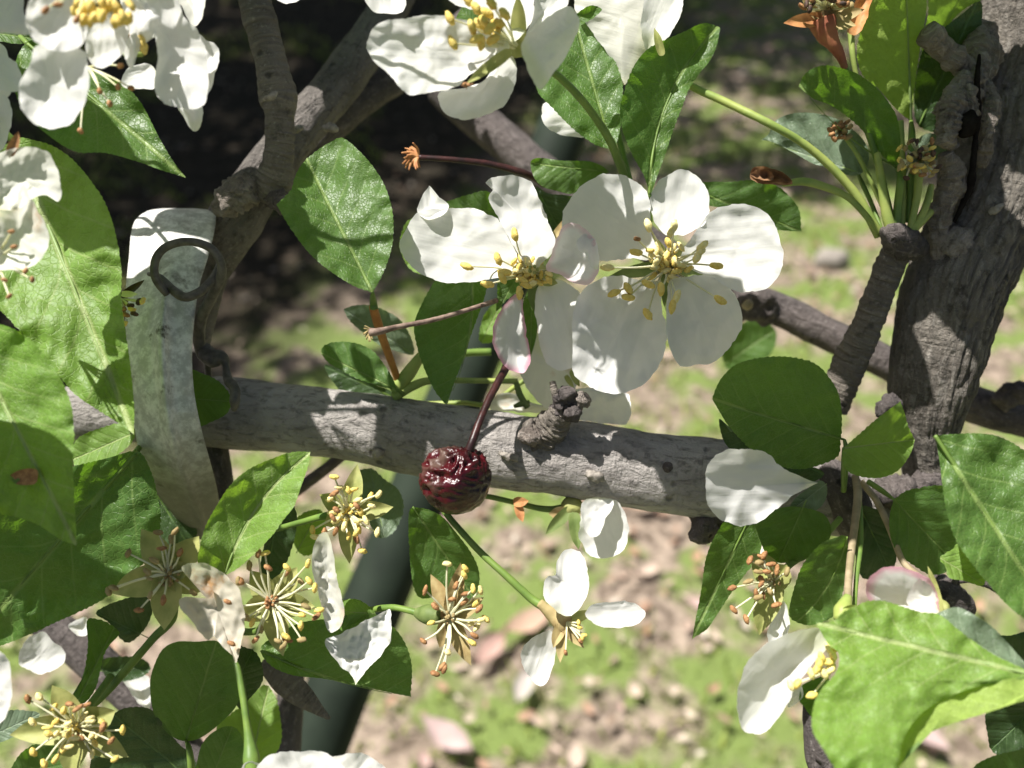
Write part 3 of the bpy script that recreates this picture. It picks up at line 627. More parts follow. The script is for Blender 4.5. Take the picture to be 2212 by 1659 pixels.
# ---------------------------------------------------------------- leaves
LG = 'leaves on the crabapple tree'
def leaf(label, outline, base, tip, d, kind='mature', stalk=None, serr=3.6, sk='stalk', rib=True, extra=None, **kw):
    e = empty('leaf', P(base[0], base[1], d), label, 'leaf', LG)
    kw.setdefault('wav', .08); kw.setdefault('fold', -.35)
    mb = MB(); at = sheet(mb, outline, base, tip, d, serr=serr, step=4, R=14, **kw)
    mb.build('blade', kind, e)
    if rib or stalk:
        b = Vector(base); t = Vector(tip); bend = kw.get('bend', 0); L = (t - b).length; ax = (t - b) / L; nx = Vector((ax.y, -ax.x))
        und = kw.get('under', False); pts = []
        if rib:
            for q in (.0, .15, .3, .45, .6, .75, .88):
                p = b + ax * (L * q) + nx * (bend * 4 * q * (1 - q) * L); r = max(.7, L / 330 * 3.0 * (1 - q))
                pts.append((p.x, p.y, at(p) + (-.01 if und else .012), r))
            mb = MB(); tube(mb, pts, seg=8, sides=7); mb.build('midrib', 'rib' if kind in ('under', 'young', 'bluish') else 'stalk', e)
        if stalk:
            z0 = at(b); sp = [(base[0], base[1], z0 + .01, max(3.0, L / 330 * 4))] + stalk
            mb = MB(); tube(mb, sp, seg=6, sides=9); mb.build('stalk', sk, e)
    if extra: extra(e, at)
    return e
leaf('large pointed leaf under the hanging white petals, its tip over the dark soil', [(60, 90), (130, 95), (200, 150), (255, 175), (290, 203), (315, 240), (340, 290), (372, 345), (402, 384, 1), (350, 368), (300, 350), (230, 331), (165, 328), (115, 300), (70, 262), (38, 215), (30, 150)], (60, 95), (402, 384), 17.9, 'mature', fold=-.55, ty=-.3, tx=.1, stalk=[(20, 60, 19, 6), (-40, 40, 19, 6)])
leaf('broad light green leaf running from the wilted petals down to the metal strip', [(30, 300), (75, 303), (120, 318), (160, 348), (200, 395), (230, 445), (250, 505), (262, 580), (262, 650), (272, 720), (284, 810), (290, 880), (289, 938, 1), (262, 918), (215, 888), (160, 850), (115, 795), (70, 745), (20, 690), (-40, 620), (-60, 480), (-20, 350)], (30, 305), (289, 938), 17.9, 'young', ty=-.2, tx=-.1, fold=-.3, stalk=[(-20, 260, 18.2, 8)], wav=.10, serr=4)
def brown_spot(e, at):
    mb = MB(); z = at((50, 1030)) - .02
    sheet(mb, [(18, 1030, 1), (35, 1018), (60, 1012), (80, 1015), (82, 1030), (76, 1045), (50, 1048), (30, 1044)], (20, 1030), (82, 1025), z, wav=.02, cup=-.04, R=6); mb.build('brown_spot', 'anther_brown', e)
leaf('broad leaf at the edge of the frame with one small red brown blemish', [(-60, 690), (0, 700), (40, 716), (75, 742), (110, 783), (140, 835), (155, 880), (160, 940), (158, 1000), (160, 1060), (163, 1120), (166, 1178, 1), (130, 1165), (85, 1135), (40, 1118), (0, 1108), (-70, 1060), (-120, 900)], (-60, 740), (166, 1178), 16.4, 'young', ty=-.1, tx=-.1, fold=-.3, extra=brown_spot, wav=.09, serr=4)
leaf('very large shaded leaf in the lower corner, its pale midrib slanting down from the strip', [(297, 975), (325, 1015), (340, 1070), (347, 1130), (330, 1190), (290, 1238), (240, 1283), (190, 1313), (130, 1340), (70, 1368), (-10, 1398), (-110, 1420), (-200, 1350), (-150, 1200), (-40, 1100), (60, 1040), (150, 1010), (230, 990)], (292, 980), (-110, 1440), 20.0, 'mature', ty=.35, tx=.15, fold=-.18, stalk=[(302, 965, 20.0, 6), (340, 920, 20.8, 6), (380, 870, 21.4, 6)], wav=.10)
leaf('small leaf tucked under the broad light leaf beside the metal strip', [(290, 925), (285, 955), (250, 985), (210, 1002), (160, 1006, 1), (155, 975), (170, 945), (215, 925), (255, 915)], (290, 935), (152, 995), 20.2, 'young', fold=-.5, ty=-.5)
leaf('short serrated leaf poking out between the metal strip and the branch end', [(408, 802), (440, 808), (470, 822), (492, 845), (503, 868, 1), (488, 895), (455, 912), (425, 922), (405, 900)], (400, 860), (503, 868), 20.3, 'mature', fold=-.2, ty=.2, serr=3)
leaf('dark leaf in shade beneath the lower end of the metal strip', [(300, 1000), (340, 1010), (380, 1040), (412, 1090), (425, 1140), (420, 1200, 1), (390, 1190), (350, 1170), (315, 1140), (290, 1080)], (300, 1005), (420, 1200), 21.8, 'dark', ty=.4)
leaf('bright two toned leaf folded along its midrib above the yellow spent blossoms', [(486, 1242, 1), (452, 1232), (428, 1222), (432, 1180), (445, 1135), (468, 1092), (500, 1045), (540, 1012), (585, 992), (632, 976), (670, 976, 1), (664, 1012), (650, 1052), (636, 1092), (615, 1120), (592, 1152), (568, 1178), (540, 1205), (513, 1228)], (486, 1242), (668, 980), 18.2, 'young', fold=-.75, ty=-.15, tx=-.1, bend=.08, stalk=[(470, 1275, 18.5, 6), (440, 1330, 19, 6)])
leaf('serrated oval leaf pointing at the branch knot beside the pink stained blossom', [(805, 632, 1), (765, 618), (715, 587), (668, 547), (630, 497), (597, 442, 1), (628, 410), (636, 385), (652, 355), (680, 328), (712, 308), (740, 298), (775, 325), (812, 368), (838, 418), (850, 478), (846, 535), (828, 590)], (805, 632), (665, 350), 18.6, 'mature', fold=-.4, ty=-.4, tx=.15, stalk=[(806, 650, 18.9, 8), (808, 668, 19, 9)], serr=3)
leaf('keel shaped serrated leaf hanging point down onto the branch beside the crabapple stalk', [(945, 605), (985, 612), (1020, 600), (1050, 612), (1046, 645), (1030, 690), (1012, 740), (998, 785), (982, 825), (966, 875, 1), (952, 862), (936, 838), (920, 805), (905, 765), (895, 720), (897, 690), (912, 655), (928, 625)], (1020, 605), (963, 875), 20.2, 'mature', fold=-.6, tx=-.25, ty=-.1, bend=.07, serr=3)
leaf('narrow dark leaf between the two lowest petals of the pink stained blossom', [(1146, 622), (1130, 655), (1126, 700), (1136, 745), (1145, 776, 1), (1158, 730), (1164, 680), (1160, 640)], (1150, 620), (1145, 776), 20.7, 'mature', ty=.3, serr=1)
leaf('small folded leaf between the dry fruit stalk and the pink edged petal', [(1078, 600), (1074, 640), (1073, 672), (1092, 650), (1112, 636), (1128, 622), (1110, 600)], (1115, 600), (1073, 675), 20.6, 'mature', rib=False)
leaf('small leaf lit along its rim, left of the cluster of yellow stems above the branch', [(693, 762, 1), (702, 745), (735, 738), (775, 743), (808, 760), (832, 790), (850, 820), (857, 842, 1), (835, 838), (800, 828), (765, 815), (735, 798), (708, 782)], (857, 842), (693, 762), 20.6, 'mature', fold=-.5, ty=-.3, stalk=[(870, 850, 20.9, 5)])
leaf('blue green shaded leaf behind the splintered end of the dry stalk', [(742, 668, 1), (765, 660), (800, 660), (835, 672), (868, 695), (890, 735), (893, 765), (860, 760), (820, 745), (780, 715), (755, 692)], (893, 765), (742, 668), 22.2, 'bluish', ty=.5)
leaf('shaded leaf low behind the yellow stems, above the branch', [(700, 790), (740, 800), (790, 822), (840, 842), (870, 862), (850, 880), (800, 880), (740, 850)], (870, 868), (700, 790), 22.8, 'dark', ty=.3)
leaf('broad textured leaf behind the green stem of the topmost open blossom', [(1318, 322, 1), (1285, 312), (1240, 280), (1195, 235), (1160, 195), (1172, 165), (1205, 140), (1225, 100), (1232, 60), (1248, 30), (1275, 52), (1298, 75), (1318, 112), (1335, 148), (1345, 185), (1345, 235), (1340, 275), (1330, 315)], (1322, 325), (1238, 30), 20.0, 'mature', fold=-.45, ty=-.25, tx=.05, stalk=[(1345, 355, 20.2, 6), (1365, 400, 20.4, 6)])
leaf('tall cupped dark leaf standing upright above the two open blossoms', [(1405, 424, 1), (1390, 378), (1366, 335), (1346, 285), (1339, 240), (1346, 205), (1368, 145), (1400, 105), (1440, 85), (1478, 68), (1520, 50), (1556, 60, 1), (1548, 100), (1532, 133), (1510, 160), (1488, 193), (1476, 225), (1455, 280), (1440, 325), (1422, 375)], (1403, 420), (1548, 60), 19.9, 'mature', fold=-.6, ty=-.05, tx=.35, bend=.10, stalk=[(1400, 450, 20.1, 7), (1404, 480, 20.2, 7)])
leaf('small smooth dark leaf lying sideways above the blossom with the pink stain', [(1146, 350), (1165, 341), (1215, 347), (1270, 348), (1300, 358), (1316, 372, 1), (1290, 384), (1268, 395), (1238, 418), (1205, 413), (1172, 403), (1154, 384)], (1316, 372), (1146, 352), 20.8, 'mature', fold=-.3, ty=.35, serr=.6)
leaf('dark leaf sliver filling the gap between the two upper petals of the stained blossom', [(945, 446), (975, 432), (1017, 419), (1052, 413), (1080, 440), (1085, 480), (1040, 470), (990, 460)], (1085, 460), (945, 446), 21.1, 'mature', ty=.35, rib=False)
leaf('dark leaf wedge between the two open blossoms', [(1158, 405), (1185, 418), (1225, 422), (1245, 430), (1230, 470), (1210, 510), (1190, 500), (1170, 450)], (1160, 408), (1215, 510), 21.1, 'dark', ty=.5, rib=False)
leaf('thin lit leaf rim showing behind the broadest petal of the stained blossom', [(862, 532, 1), (868, 500), (885, 474), (930, 470), (980, 520), (960, 580), (910, 592), (880, 575)], (980, 530), (862, 530), 21.0, 'young', ty=.2, rib=False)
leaf('blunt dark leaf behind the broad petal, below the shrivelled brown petal', [(1505, 400), (1535, 393), (1575, 393), (1618, 389), (1650, 393), (1680, 403), (1708, 427), (1727, 456), (1731, 500, 1), (1690, 498), (1640, 490), (1600, 470), (1560, 450), (1525, 440)], (1510, 415), (1731, 500), 21.0, 'mature', ty=.3, fold=-.25)
leaf('round pale waxy leaf behind the long yellow green stem, half in sunlight', [(1645, 302, 1), (1660, 290), (1673, 263), (1700, 248), (1735, 243), (1775, 247), (1810, 258), (1845, 282), (1870, 310), (1877, 345), (1860, 375), (1830, 378), (1800, 362), (1760, 355), (1715, 330), (1672, 308)], (1852, 372), (1645, 302), 20.8, 'bluish', ty=-.1, tx=-.2, serr=.5, stalk=[(1862, 395, 20.9, 5), (1885, 445, 20.8, 5), (1905, 500, 20.6, 5)], wav=.09)
leaf('dark folded leaf leaning over the round waxy leaf beside the trunk', [(1725, 187, 1), (1735, 165), (1755, 148), (1785, 141), (1820, 148), (1850, 158), (1885, 182), (1915, 215), (1936, 250), (1945, 300), (1942, 345), (1936, 366, 1), (1905, 335), (1870, 290), (1838, 258), (1795, 228), (1755, 212)], (1938, 362), (1728, 183), 19.6, 'mature', fold=-.35, ty=.55, tx=-.15, bend=.06, stalk=[(1945, 390, 19.8, 8), (1940, 440, 20, 9), (1935, 500, 20.1, 10)])
leaf('sunlit translucent upright leaf beside the dried red blossom', [(1968, 262, 1), (1938, 238), (1900, 195), (1868, 168), (1853, 135), (1852, 95), (1865, 48), (1885, 0), (1910, -50), (1950, -90), (1990, -60), (2002, 0), (1995, 65), (1986, 115), (1975, 190)], (1968, 262), (1955, -95), 20.2, 'under', under=True, fold=.25, ty=.55, tx=.15, stalk=[(1970, 300, 20.2, 8), (1968, 380, 20.2, 9), (1965, 480, 20.2, 9)])
leaf('bright leaf tip cut by the top edge between the upright leaf and the trunk', [(1990, 100), (2005, 30), (2010, -40), (2070, -70), (2125, -10), (2095, 12), (2065, 35), (2040, 72), (2010, 125)], (2000, 120), (2110, -60), 20.7, 'under', under=True, ty=.5, tx=.1, rib=False)
leaf('dark leaf in shade behind the cut stub of the trunk', [(1975, 205), (1986, 130), (2005, 90), (2045, 55), (2085, 25), (2118, 0), (2120, 60), (2105, 130), (2080, 200), (2046, 285), (2010, 284), (1980, 265)], (1985, 270), (2110, 5), 21.4, 'dark', ty=.5, fold=-.2)
leaf('small dim leaf behind the dried stamens next to the trunk bark', [(1985, 300), (2010, 288), (2040, 298), (2045, 330), (2020, 345), (1990, 330)], (2015, 345), (1988, 295), 21.6, 'bluish', ty=.4, rib=False, serr=.5)
leaf('large round glossy leaf above the loose white petal at the branch end', [(1538, 862, 1), (1548, 835), (1562, 812), (1590, 787), (1640, 773), (1708, 771), (1762, 786), (1795, 820), (1813, 856), (1819, 906), (1816, 950), (1810, 985), (1775, 1003), (1735, 1013), (1692, 1009), (1642, 986), (1605, 955), (1575, 922), (1556, 892)], (1824, 950), (1538, 862), 18.4, 'mature', fold=-.18, ty=.62, tx=.05, stalk=[(1828, 975, 18.8, 6), (1826, 1020, 19.6, 6), (1822, 1060, 20.3, 6)], cup=.05)
leaf('small heart shaped leaf with two sharp corners in front of the trunk foot', [(1820, 985), (1824, 968), (1842, 950), (1892, 906), (1920, 885), (1945, 867, 1), (1955, 895), (1962, 920), (1976, 950, 1), (1967, 980), (1945, 1012), (1918, 1028), (1888, 1033), (1850, 1027), (1825, 1012)], (1822, 968), (1976, 950), 18.5, 'young', fold=-.25, ty=.45, tx=.1, stalk=[(1822, 1000, 18.9, 5), (1822, 1050, 20, 5)])
leaf('dark strip of a leaf hidden under the large round glossy leaf', [(1556, 905), (1585, 940), (1640, 985), (1700, 1012), (1760, 1010), (1780, 1025), (1750, 1042), (1700, 1035), (1650, 1020), (1605, 995), (1568, 960), (1555, 925)], (1790, 1030), (1556, 905), 19.6, 'dark', ty=.4, rib=False)
leaf('big leaf cut by the right edge with a bright ridge beside the trunk foot', [(2020, 941, 1), (2050, 938), (2108, 936), (2158, 943), (2212, 972), (2260, 1020), (2300, 1150), (2290, 1300), (2255, 1350), (2212, 1336), (2172, 1303), (2128, 1253), (2090, 1205), (2064, 1165), (2045, 1106), (2036, 1050), (2030, 1000)], (2020, 941), (2290, 1360), 16.8, 'mature', fold=-.28, ty=-.3, tx=.15, wav=.1)
def curl(e, at):
    mb = MB()
    sheet(mb, [(2250, 1462), (2180, 1466), (2108, 1480), (2060, 1498), (2025, 1513), (1990, 1535), (1970, 1558), (1950, 1595), (1925, 1668), (1948, 1650), (1962, 1622), (2008, 1584), (2060, 1562), (2128, 1541), (2190, 1520), (2250, 1500)], (2250, 1480), (1930, 1668), 15.1, ty=-.45, tx=-.1, tr=.1, wav=.04, under=True, cen=(2060, 1530), serr=1); mb.build('curled_edge', 'under', e)
leaf('very large bright serrated leaf filling the lower right corner, one edge curled over', [(1763, 1346, 1), (1798, 1343), (1822, 1322), (1855, 1306), (1880, 1298), (1910, 1298), (1955, 1312), (1990, 1322), (2030, 1328), (2075, 1364), (2142, 1411), (2230, 1462), (2108, 1484), (2025, 1517), (1980, 1552), (1950, 1600), (1925, 1690), (1840, 1700), (1768, 1602), (1754, 1573), (1758, 1523), (1775, 1488), (1806, 1452), (1812, 1413), (1788, 1390)], (2250, 1462), (1763, 1346), 15.2, 'young', ty=-.42, tx=-.05, fold=-.1, extra=curl, cup=.12, serr=3.5, wav=.10, cen=(1920, 1470))
leaf('pale blue green leaf peeping out above the very large bright leaf', [(2022, 1332), (2040, 1318), (2070, 1312), (2108, 1330), (2142, 1353), (2192, 1406), (2250, 1480), (2200, 1470), (2120, 1420), (2060, 1370)], (2250, 1480), (2022, 1332), 15.9, 'bluish', ty=-.2, rib=False)
leaf('dim shaded leaf with a hole behind the stems near the pink tipped bud', [(1930, 1080, 1), (1955, 1062), (1985, 1054), (2035, 1050), (2050, 1090), (2062, 1150), (2072, 1190), (2050, 1232), (2010, 1241), (1975, 1222), (1945, 1200), (1925, 1165), (1921, 1120)], (1930, 1078), (2060, 1215), 19.4, 'mature', ty=.45, fold=-.2, stalk=[(1905, 1060, 19.7, 6), (1875, 1040, 20, 6)])
leaf('thin lit leaf scrap touching the edge of the big leaf at the right', [(2030, 1205), (2055, 1188), (2072, 1175), (2128, 1253), (2120, 1266), (2085, 1255), (2050, 1248), (2042, 1225)], (2030, 1205), (2125, 1262), 17.9, 'young', ty=-.6, rib=False)
leaf('dark narrow leaf behind the two hanging tan stems', [(1850, 1100), (1880, 1095), (1912, 1115), (1935, 1160), (1938, 1200), (1925, 1235), (1890, 1250), (1860, 1245), (1845, 1170)], (1860, 1100), (1925, 1240), 20.6, 'dark', ty=.4, stalk=[(1858, 1070, 20.7, 5)])
leaf('long dark leaf with a sharp tip hanging below the branch end', [(1590, 1115), (1568, 1123), (1545, 1156), (1525, 1206), (1515, 1273), (1504, 1330), (1495, 1380, 1), (1527, 1359), (1552, 1323), (1578, 1283), (1610, 1240), (1640, 1200), (1650, 1130), (1625, 1108)], (1625, 1105), (1495, 1380), 19.6, 'mature', ty=.35, tx=.3, fold=-.3)
leaf('rounded dark leaf with a pale midrib under the loose white petal', [(1632, 1130), (1645, 1112), (1708, 1094), (1775, 1108), (1795, 1140), (1785, 1175), (1735, 1211), (1700, 1216), (1675, 1213), (1650, 1188)], (1742, 1080), (1680, 1216), 19.1, 'mature', ty=.5, fold=-.2, serr=1)
leaf('oval shaded leaf hanging beside the tan stems above the half hidden blossom', [(1828, 1160), (1800, 1163), (1775, 1173), (1748, 1200), (1728, 1232), (1710, 1290), (1706, 1332), (1740, 1350), (1770, 1346), (1800, 1330), (1818, 1290), (1830, 1220)], (1830, 1160), (1720, 1345), 18.8, 'mature', ty=.55, fold=-.2, bend=.08)
leaf('small blue green leaf crouching behind the point of the loose white petal', [(1786, 1050), (1783, 1080), (1760, 1103), (1708, 1103), (1715, 1080), (1745, 1055), (1770, 1038)], (1786, 1045), (1708, 1103), 18.9, 'bluish', ty=.3, serr=.5)
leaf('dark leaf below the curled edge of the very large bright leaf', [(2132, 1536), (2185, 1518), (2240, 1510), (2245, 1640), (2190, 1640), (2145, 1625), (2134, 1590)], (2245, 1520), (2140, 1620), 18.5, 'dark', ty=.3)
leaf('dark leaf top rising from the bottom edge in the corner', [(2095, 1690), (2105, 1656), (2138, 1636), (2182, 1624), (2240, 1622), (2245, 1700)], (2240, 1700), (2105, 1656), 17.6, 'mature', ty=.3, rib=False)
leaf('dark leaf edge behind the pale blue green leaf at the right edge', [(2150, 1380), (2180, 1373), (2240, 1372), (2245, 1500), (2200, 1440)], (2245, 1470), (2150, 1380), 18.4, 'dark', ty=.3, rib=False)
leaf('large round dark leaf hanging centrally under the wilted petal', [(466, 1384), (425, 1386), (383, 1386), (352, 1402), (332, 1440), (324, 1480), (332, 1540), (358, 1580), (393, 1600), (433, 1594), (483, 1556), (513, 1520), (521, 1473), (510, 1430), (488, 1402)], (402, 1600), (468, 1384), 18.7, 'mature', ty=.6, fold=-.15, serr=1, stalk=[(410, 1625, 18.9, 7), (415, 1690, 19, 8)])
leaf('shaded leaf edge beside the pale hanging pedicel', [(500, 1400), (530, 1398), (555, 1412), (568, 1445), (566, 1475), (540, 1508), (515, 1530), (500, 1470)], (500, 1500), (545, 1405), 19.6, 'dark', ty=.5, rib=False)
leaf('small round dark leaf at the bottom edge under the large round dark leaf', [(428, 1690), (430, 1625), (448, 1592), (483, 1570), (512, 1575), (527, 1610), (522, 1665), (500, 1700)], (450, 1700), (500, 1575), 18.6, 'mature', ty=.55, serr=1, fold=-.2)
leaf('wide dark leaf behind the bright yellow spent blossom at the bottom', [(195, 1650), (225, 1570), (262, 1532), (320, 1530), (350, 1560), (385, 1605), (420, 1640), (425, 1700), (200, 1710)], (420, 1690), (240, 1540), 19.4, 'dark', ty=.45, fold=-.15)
leaf('long dark leaf behind the fallen petal, stretching toward the spread stamens', [(563, 1400), (600, 1370), (650, 1345), (720, 1335), (800, 1325), (847, 1352), (877, 1393), (890, 1443), (887, 1505, 1), (850, 1498), (804, 1488), (737, 1473), (690, 1465), (630, 1458), (583, 1436)], (563, 1405), (887, 1505), 19.2, 'mature', ty=-.1, tx=.2, fold=-.45, bend=-.04)
leaf('little curled leaf with a brown underside above the fallen petal', [(735, 1302), (755, 1294), (780, 1298), (812, 1325), (790, 1335), (768, 1345), (737, 1362), (728, 1330)], (812, 1326), (730, 1320), 18.7, 'young', ty=-.4, rib=False, cup=.25)
leaf('broad dark leaf behind the slanting pedicel beneath the crabapple', [(884, 1104), (915, 1098), (955, 1116), (985, 1150), (1015, 1190), (1034, 1230), (1034, 1268), (1018, 1296, 1), (990, 1285), (955, 1286), (905, 1290), (888, 1235)], (892, 1095), (1022, 1290), 20.2, 'mature', ty=.5, fold=-.2)
leaf('dark leaf behind the twin stamens of the brown centred spent blossom', [(590, 1112), (628, 1088), (642, 1120), (632, 1180), (610, 1232), (585, 1262), (560, 1250), (570, 1180)], (600, 1100), (575, 1262), 20.3, 'dark', ty=.4)
leaf('dim leaf below the star of five pale sepals', [(207, 1323), (255, 1298), (310, 1286), (330, 1312), (315, 1356), (280, 1388), (258, 1378), (235, 1345)], (325, 1380), (210, 1325), 20.4, 'dark', ty=.4)
leaf('narrow folded leaf standing behind the green pedicel in the lower corner', [(188, 1340), (215, 1338), (240, 1350), (258, 1368), (238, 1392), (226, 1412), (218, 1445), (205, 1490), (180, 1520), (150, 1515), (168, 1488), (184, 1440), (190, 1390)], (165, 1520), (250, 1350), 19.3, 'mature', tx=.4, fold=-.4)
leaf('yellowish sunlit leaf behind the thick pedicel near the bottom edge', [(467, 1572), (520, 1525), (570, 1480), (595, 1505), (605, 1545), (608, 1600), (590, 1635), (563, 1655), (520, 1640), (500, 1600)], (540, 1655), (580, 1485), 21.8, 'young', ty=-.5)
leaf('small blue grey leaf at the edge of the frame beside the bright yellow spent blossom', [(-20, 1548), (20, 1535), (55, 1535), (85, 1542), (70, 1572), (30, 1592), (-20, 1605)], (-20, 1590), (85, 1542), 19.2, 'bluish', ty=-.1)
leaf('dark leaf cut by the bottom edge under the spent blossom in the corner', [(20, 1700), (35, 1640), (70, 1610), (110, 1605), (140, 1635), (150, 1700)], (60, 1700), (120, 1608), 19.4, 'mature', ty=.3)
leaf('grey green leaf behind the yellow stamens under the branch', [(640, 1120), (690, 1100), (705, 1140), (690, 1185), (655, 1200), (632, 1165)], (640, 1195), (690, 1102), 21.6, 'young', ty=-.3)
leaf('pale jagged leaf behind the upright sepal under the branch', [(762, 1030), (800, 1012), (830, 1035), (862, 1060), (872, 1100), (850, 1150), (815, 1160), (790, 1110)], (830, 1160), (800, 1015), 22.0, 'bluish', ty=-.25, serr=4)
leaf('blurred green leaf far behind the lowest petal of the blossom with clean stamens', [(1598, 702), (1640, 690), (1676, 715), (1668, 760), (1632, 790), (1575, 800), (1560, 750)], (1560, 790), (1676, 712), 30, 'mature', ty=.2)
leaf('green leaf stub showing above the big upper petal of the topmost blossom', [(985, 45), (1002, 10), (1030, -20), (1050, 20), (1040, 60), (1015, 58)], (1045, 60), (990, 20), 18.5, 'mature', ty=-.2, rib=False)
leaf('dark little leaf between the petals of the topmost blossom', [(1222, 52), (1245, 30), (1275, 12), (1300, 20), (1280, 40), (1240, 60)], (1222, 55), (1300, 12), 18.6, 'mature', ty=.2, rib=False)
leaf('blurred bright leaf among yellow stems behind the serrated keel shaped leaf', [(1042, 690), (1060, 662), (1082, 655), (1085, 720), (1060, 740), (1035, 735)], (1040, 740), (1080, 660), 22.4, 'young', ty=-.3)
leaf('narrow green leaf against the dark ground at the left edge of the frame', [(-30, 55), (20, 62), (75, 78), (80, 88), (40, 95), (-30, 80)], (-30, 68), (80, 84), 18.6, 'mature', ty=-.3)
leaf('grey green leaf under the fork of the dark low branch', [(215, 1430), (260, 1418), (310, 1424), (325, 1445), (300, 1465), (240, 1470)], (215, 1450), (325, 1440), 22.4, 'dark', ty=.1)
# ---------------------------------------------------------------- blossoms
FG = 'white crabapple blossoms'; SG = 'spent blossoms with bare stamens'
def wdir(dx, dy, dz): return (RX * dx - UP * dy - BK * dz).normalized()
def petal(e, outline, base, tip, d, mat='petal', name='petal', label=None, **kw):
    kw.setdefault('wav', .055); kw.setdefault('cup', -.18); kw.setdefault('pleat', .018); kw.setdefault('jit', 3.5); kw.setdefault('crink', .008)
    mb = MB(); sheet(mb, outline, base, tip, d, step=6, R=13, **kw); return mb.build(name, mat, e, label=label)
def stamen(e, c, cd, tip, td, fr=2.2, al=11, aw=6.5, mat='pollen', bow=0.0, ang=None):
    mx = (c[0] + tip[0]) / 2; my = (c[1] + tip[1]) / 2
    dx, dy = tip[0] - c[0], tip[1] - c[1]; L = math.hypot(dx, dy) + 1e-6
    mx += -dy / L * bow; my += dx / L * bow
    mb = MB(); tube(mb, [(c[0], c[1], cd, fr * 1.2), (mx, my, (cd + td) / 2 - .04, fr), (tip[0], tip[1], td, fr * .8)], seg=9, sides=6)
    f = mb.build('stamen', 'filament', e)
    a = random.uniform(0, 3.14) if ang is None else ang
    mb = MB(); k = K * (td + OFF); blob(mb, P(tip[0], tip[1], td - .03), wdir(math.cos(a), math.sin(a), random.uniform(-.4, .4)), al * k * 1.12, aw * k * 1.15, 14, 9, .38, .25, random.random() * 9)
    mb.build('anther', mat, f)
def ring_stamens(e, c, d, n, r0, r1, mat='pollen', dz=(-.55, -.2), a0=0, a1=360, fr=2.3, al=10, aw=6.5, mats=None, sq=1.0, cr=6):
    for i in range(n):
        a = math.radians(a0 + (a1 - a0) * (i + random.uniform(-.35, .35)) / n); r = random.uniform(r0, r1)
        s = (c[0] + math.cos(a) * cr, c[1] + math.sin(a) * cr)
        stamen(e, s, d, (c[0] + math.cos(a) * r, c[1] + math.sin(a) * r * sq), d + random.uniform(*dz), fr, al * random.uniform(.8, 1.15), aw * random.uniform(.8, 1.1), random.choice(mats) if mats else mat, random.uniform(-6, 6))
def sepal(e, c, tip, w, d0, d1, mat='sepal', curl=0.0, base_w=.7):
    b = Vector(c); t = Vector(tip); L = (t - b).length; ax = (t - b) / L; nx = Vector((ax.y, -ax.x))
    o = [b - nx * w * base_w * .5, b + ax * L * .35 - nx * w * .52, b + ax * L * .7 - nx * w * .40, (t.x, t.y, 1), b + ax * L * .7 + nx * w * .33, b + ax * L * .35 + nx * w * .5, b + nx * w * base_w * .5]
    o = [tuple(p) for p in o]; mb = MB()
    sheet(mb, o, c, tip, (d0 + d1) / 2, tr=(d1 - d0) / (L / 100), fold=-.5, wav=.03, cup=curl, step=4, R=7); mb.build('sepal', mat, e)
def stalk(e, pts, mat='stalk', name='stalk', sides=12):
    mb = MB(); tube(mb, pts, seg=7, sides=sides, rough=.06, rfreq=6); mb.build(name, mat, e)
def core(e, c, d, r, mat='sepal', dep=.25, name='receptacle'):
    mb = MB(); k = K * (d + OFF); blob(mb, P(c[0], c[1], d + dep * .5), BK, dep, r * k, 16, 10, 0, .15, 1); mb.build(name, mat, e)
def flower(label, c, d, group=FG, name='blossom', cat='blossom'): return empty(name, P(c[0], c[1], d), label, cat, group)

# blossom with the pink stained curled petal
OFF = 1.7
e = flower('open white blossom with a pink stained curled petal', (1145, 592), 18)
petal(e, [(1120, 575), (1103, 510), (1080, 478), (1055, 462), (1010, 449), (957, 450), (905, 458), (878, 495), (864, 532), (885, 572), (934, 603), (985, 613), (1040, 606), (1095, 596)], (1140, 590), (865, 530), 17.7, ty=-.12, tr=-.1, wav=.07)
petal(e, [(903, 462), (912, 425), (927, 399, 1), (945, 420), (968, 446), (940, 475)], (940, 480), (927, 399), 17.85, ty=-.6, name='petal')
petal(e, [(1047, 393), (1070, 382), (1114, 379), (1147, 392), (1165, 430), (1183, 475), (1201, 520), (1190, 548), (1160, 578), (1128, 560), (1098, 512), (1074, 467), (1055, 428), (1066, 408)], (1150, 588), (1100, 380), 17.75, ty=-.15, tr=-.05, wav=.08)
petal(e, [(1180, 582), (1193, 545), (1206, 508), (1222, 483), (1250, 486), (1275, 503), (1290, 530), (1294, 565), (1288, 598), (1270, 616), (1238, 610), (1208, 592)], (1165, 592), (1295, 560), 17.3, 'petal_spot', tr=-.3, cup=-.4, wav=.08, crink=.05)
petal(e, [(1245, 520), (1262, 505), (1282, 515), (1293, 545), (1292, 580), (1278, 578), (1268, 552), (1250, 540)], (1290, 585), (1250, 520), 16.85, cup=-.25, ty=-.7, name='petal')
petal(e, [(1170, 612), (1215, 607), (1248, 630), (1266, 668), (1273, 715), (1262, 760), (1240, 790), (1210, 800), (1182, 785), (1167, 745), (1158, 690), (1156, 645)], (1158, 600), (1215, 800), 17.95, ty=-.05, cup=.15)
petal(e, [(1116, 636), (1090, 658), (1069, 700), (1065, 740), (1077, 773), (1104, 800), (1135, 803), (1146, 770), (1138, 720), (1130, 670), (1128, 648)], (1135, 605), (1115, 803), 17.85, 'petal_pink', ty=-.1, tx=.35, fold=-.5)
core(e, (1146, 592), 18.1, 34, 'sepal'); sepal(e, (1165, 600), (1205, 612), 26, 18.1, 17.9, 'sepal'); sepal(e, (1150, 610), (1158, 680), 24, 18.15, 18.3, 'sepal_green'); sepal(e, (1180, 545), (1220, 470), 18, 18.3, 18.5, 'sepal_dry')
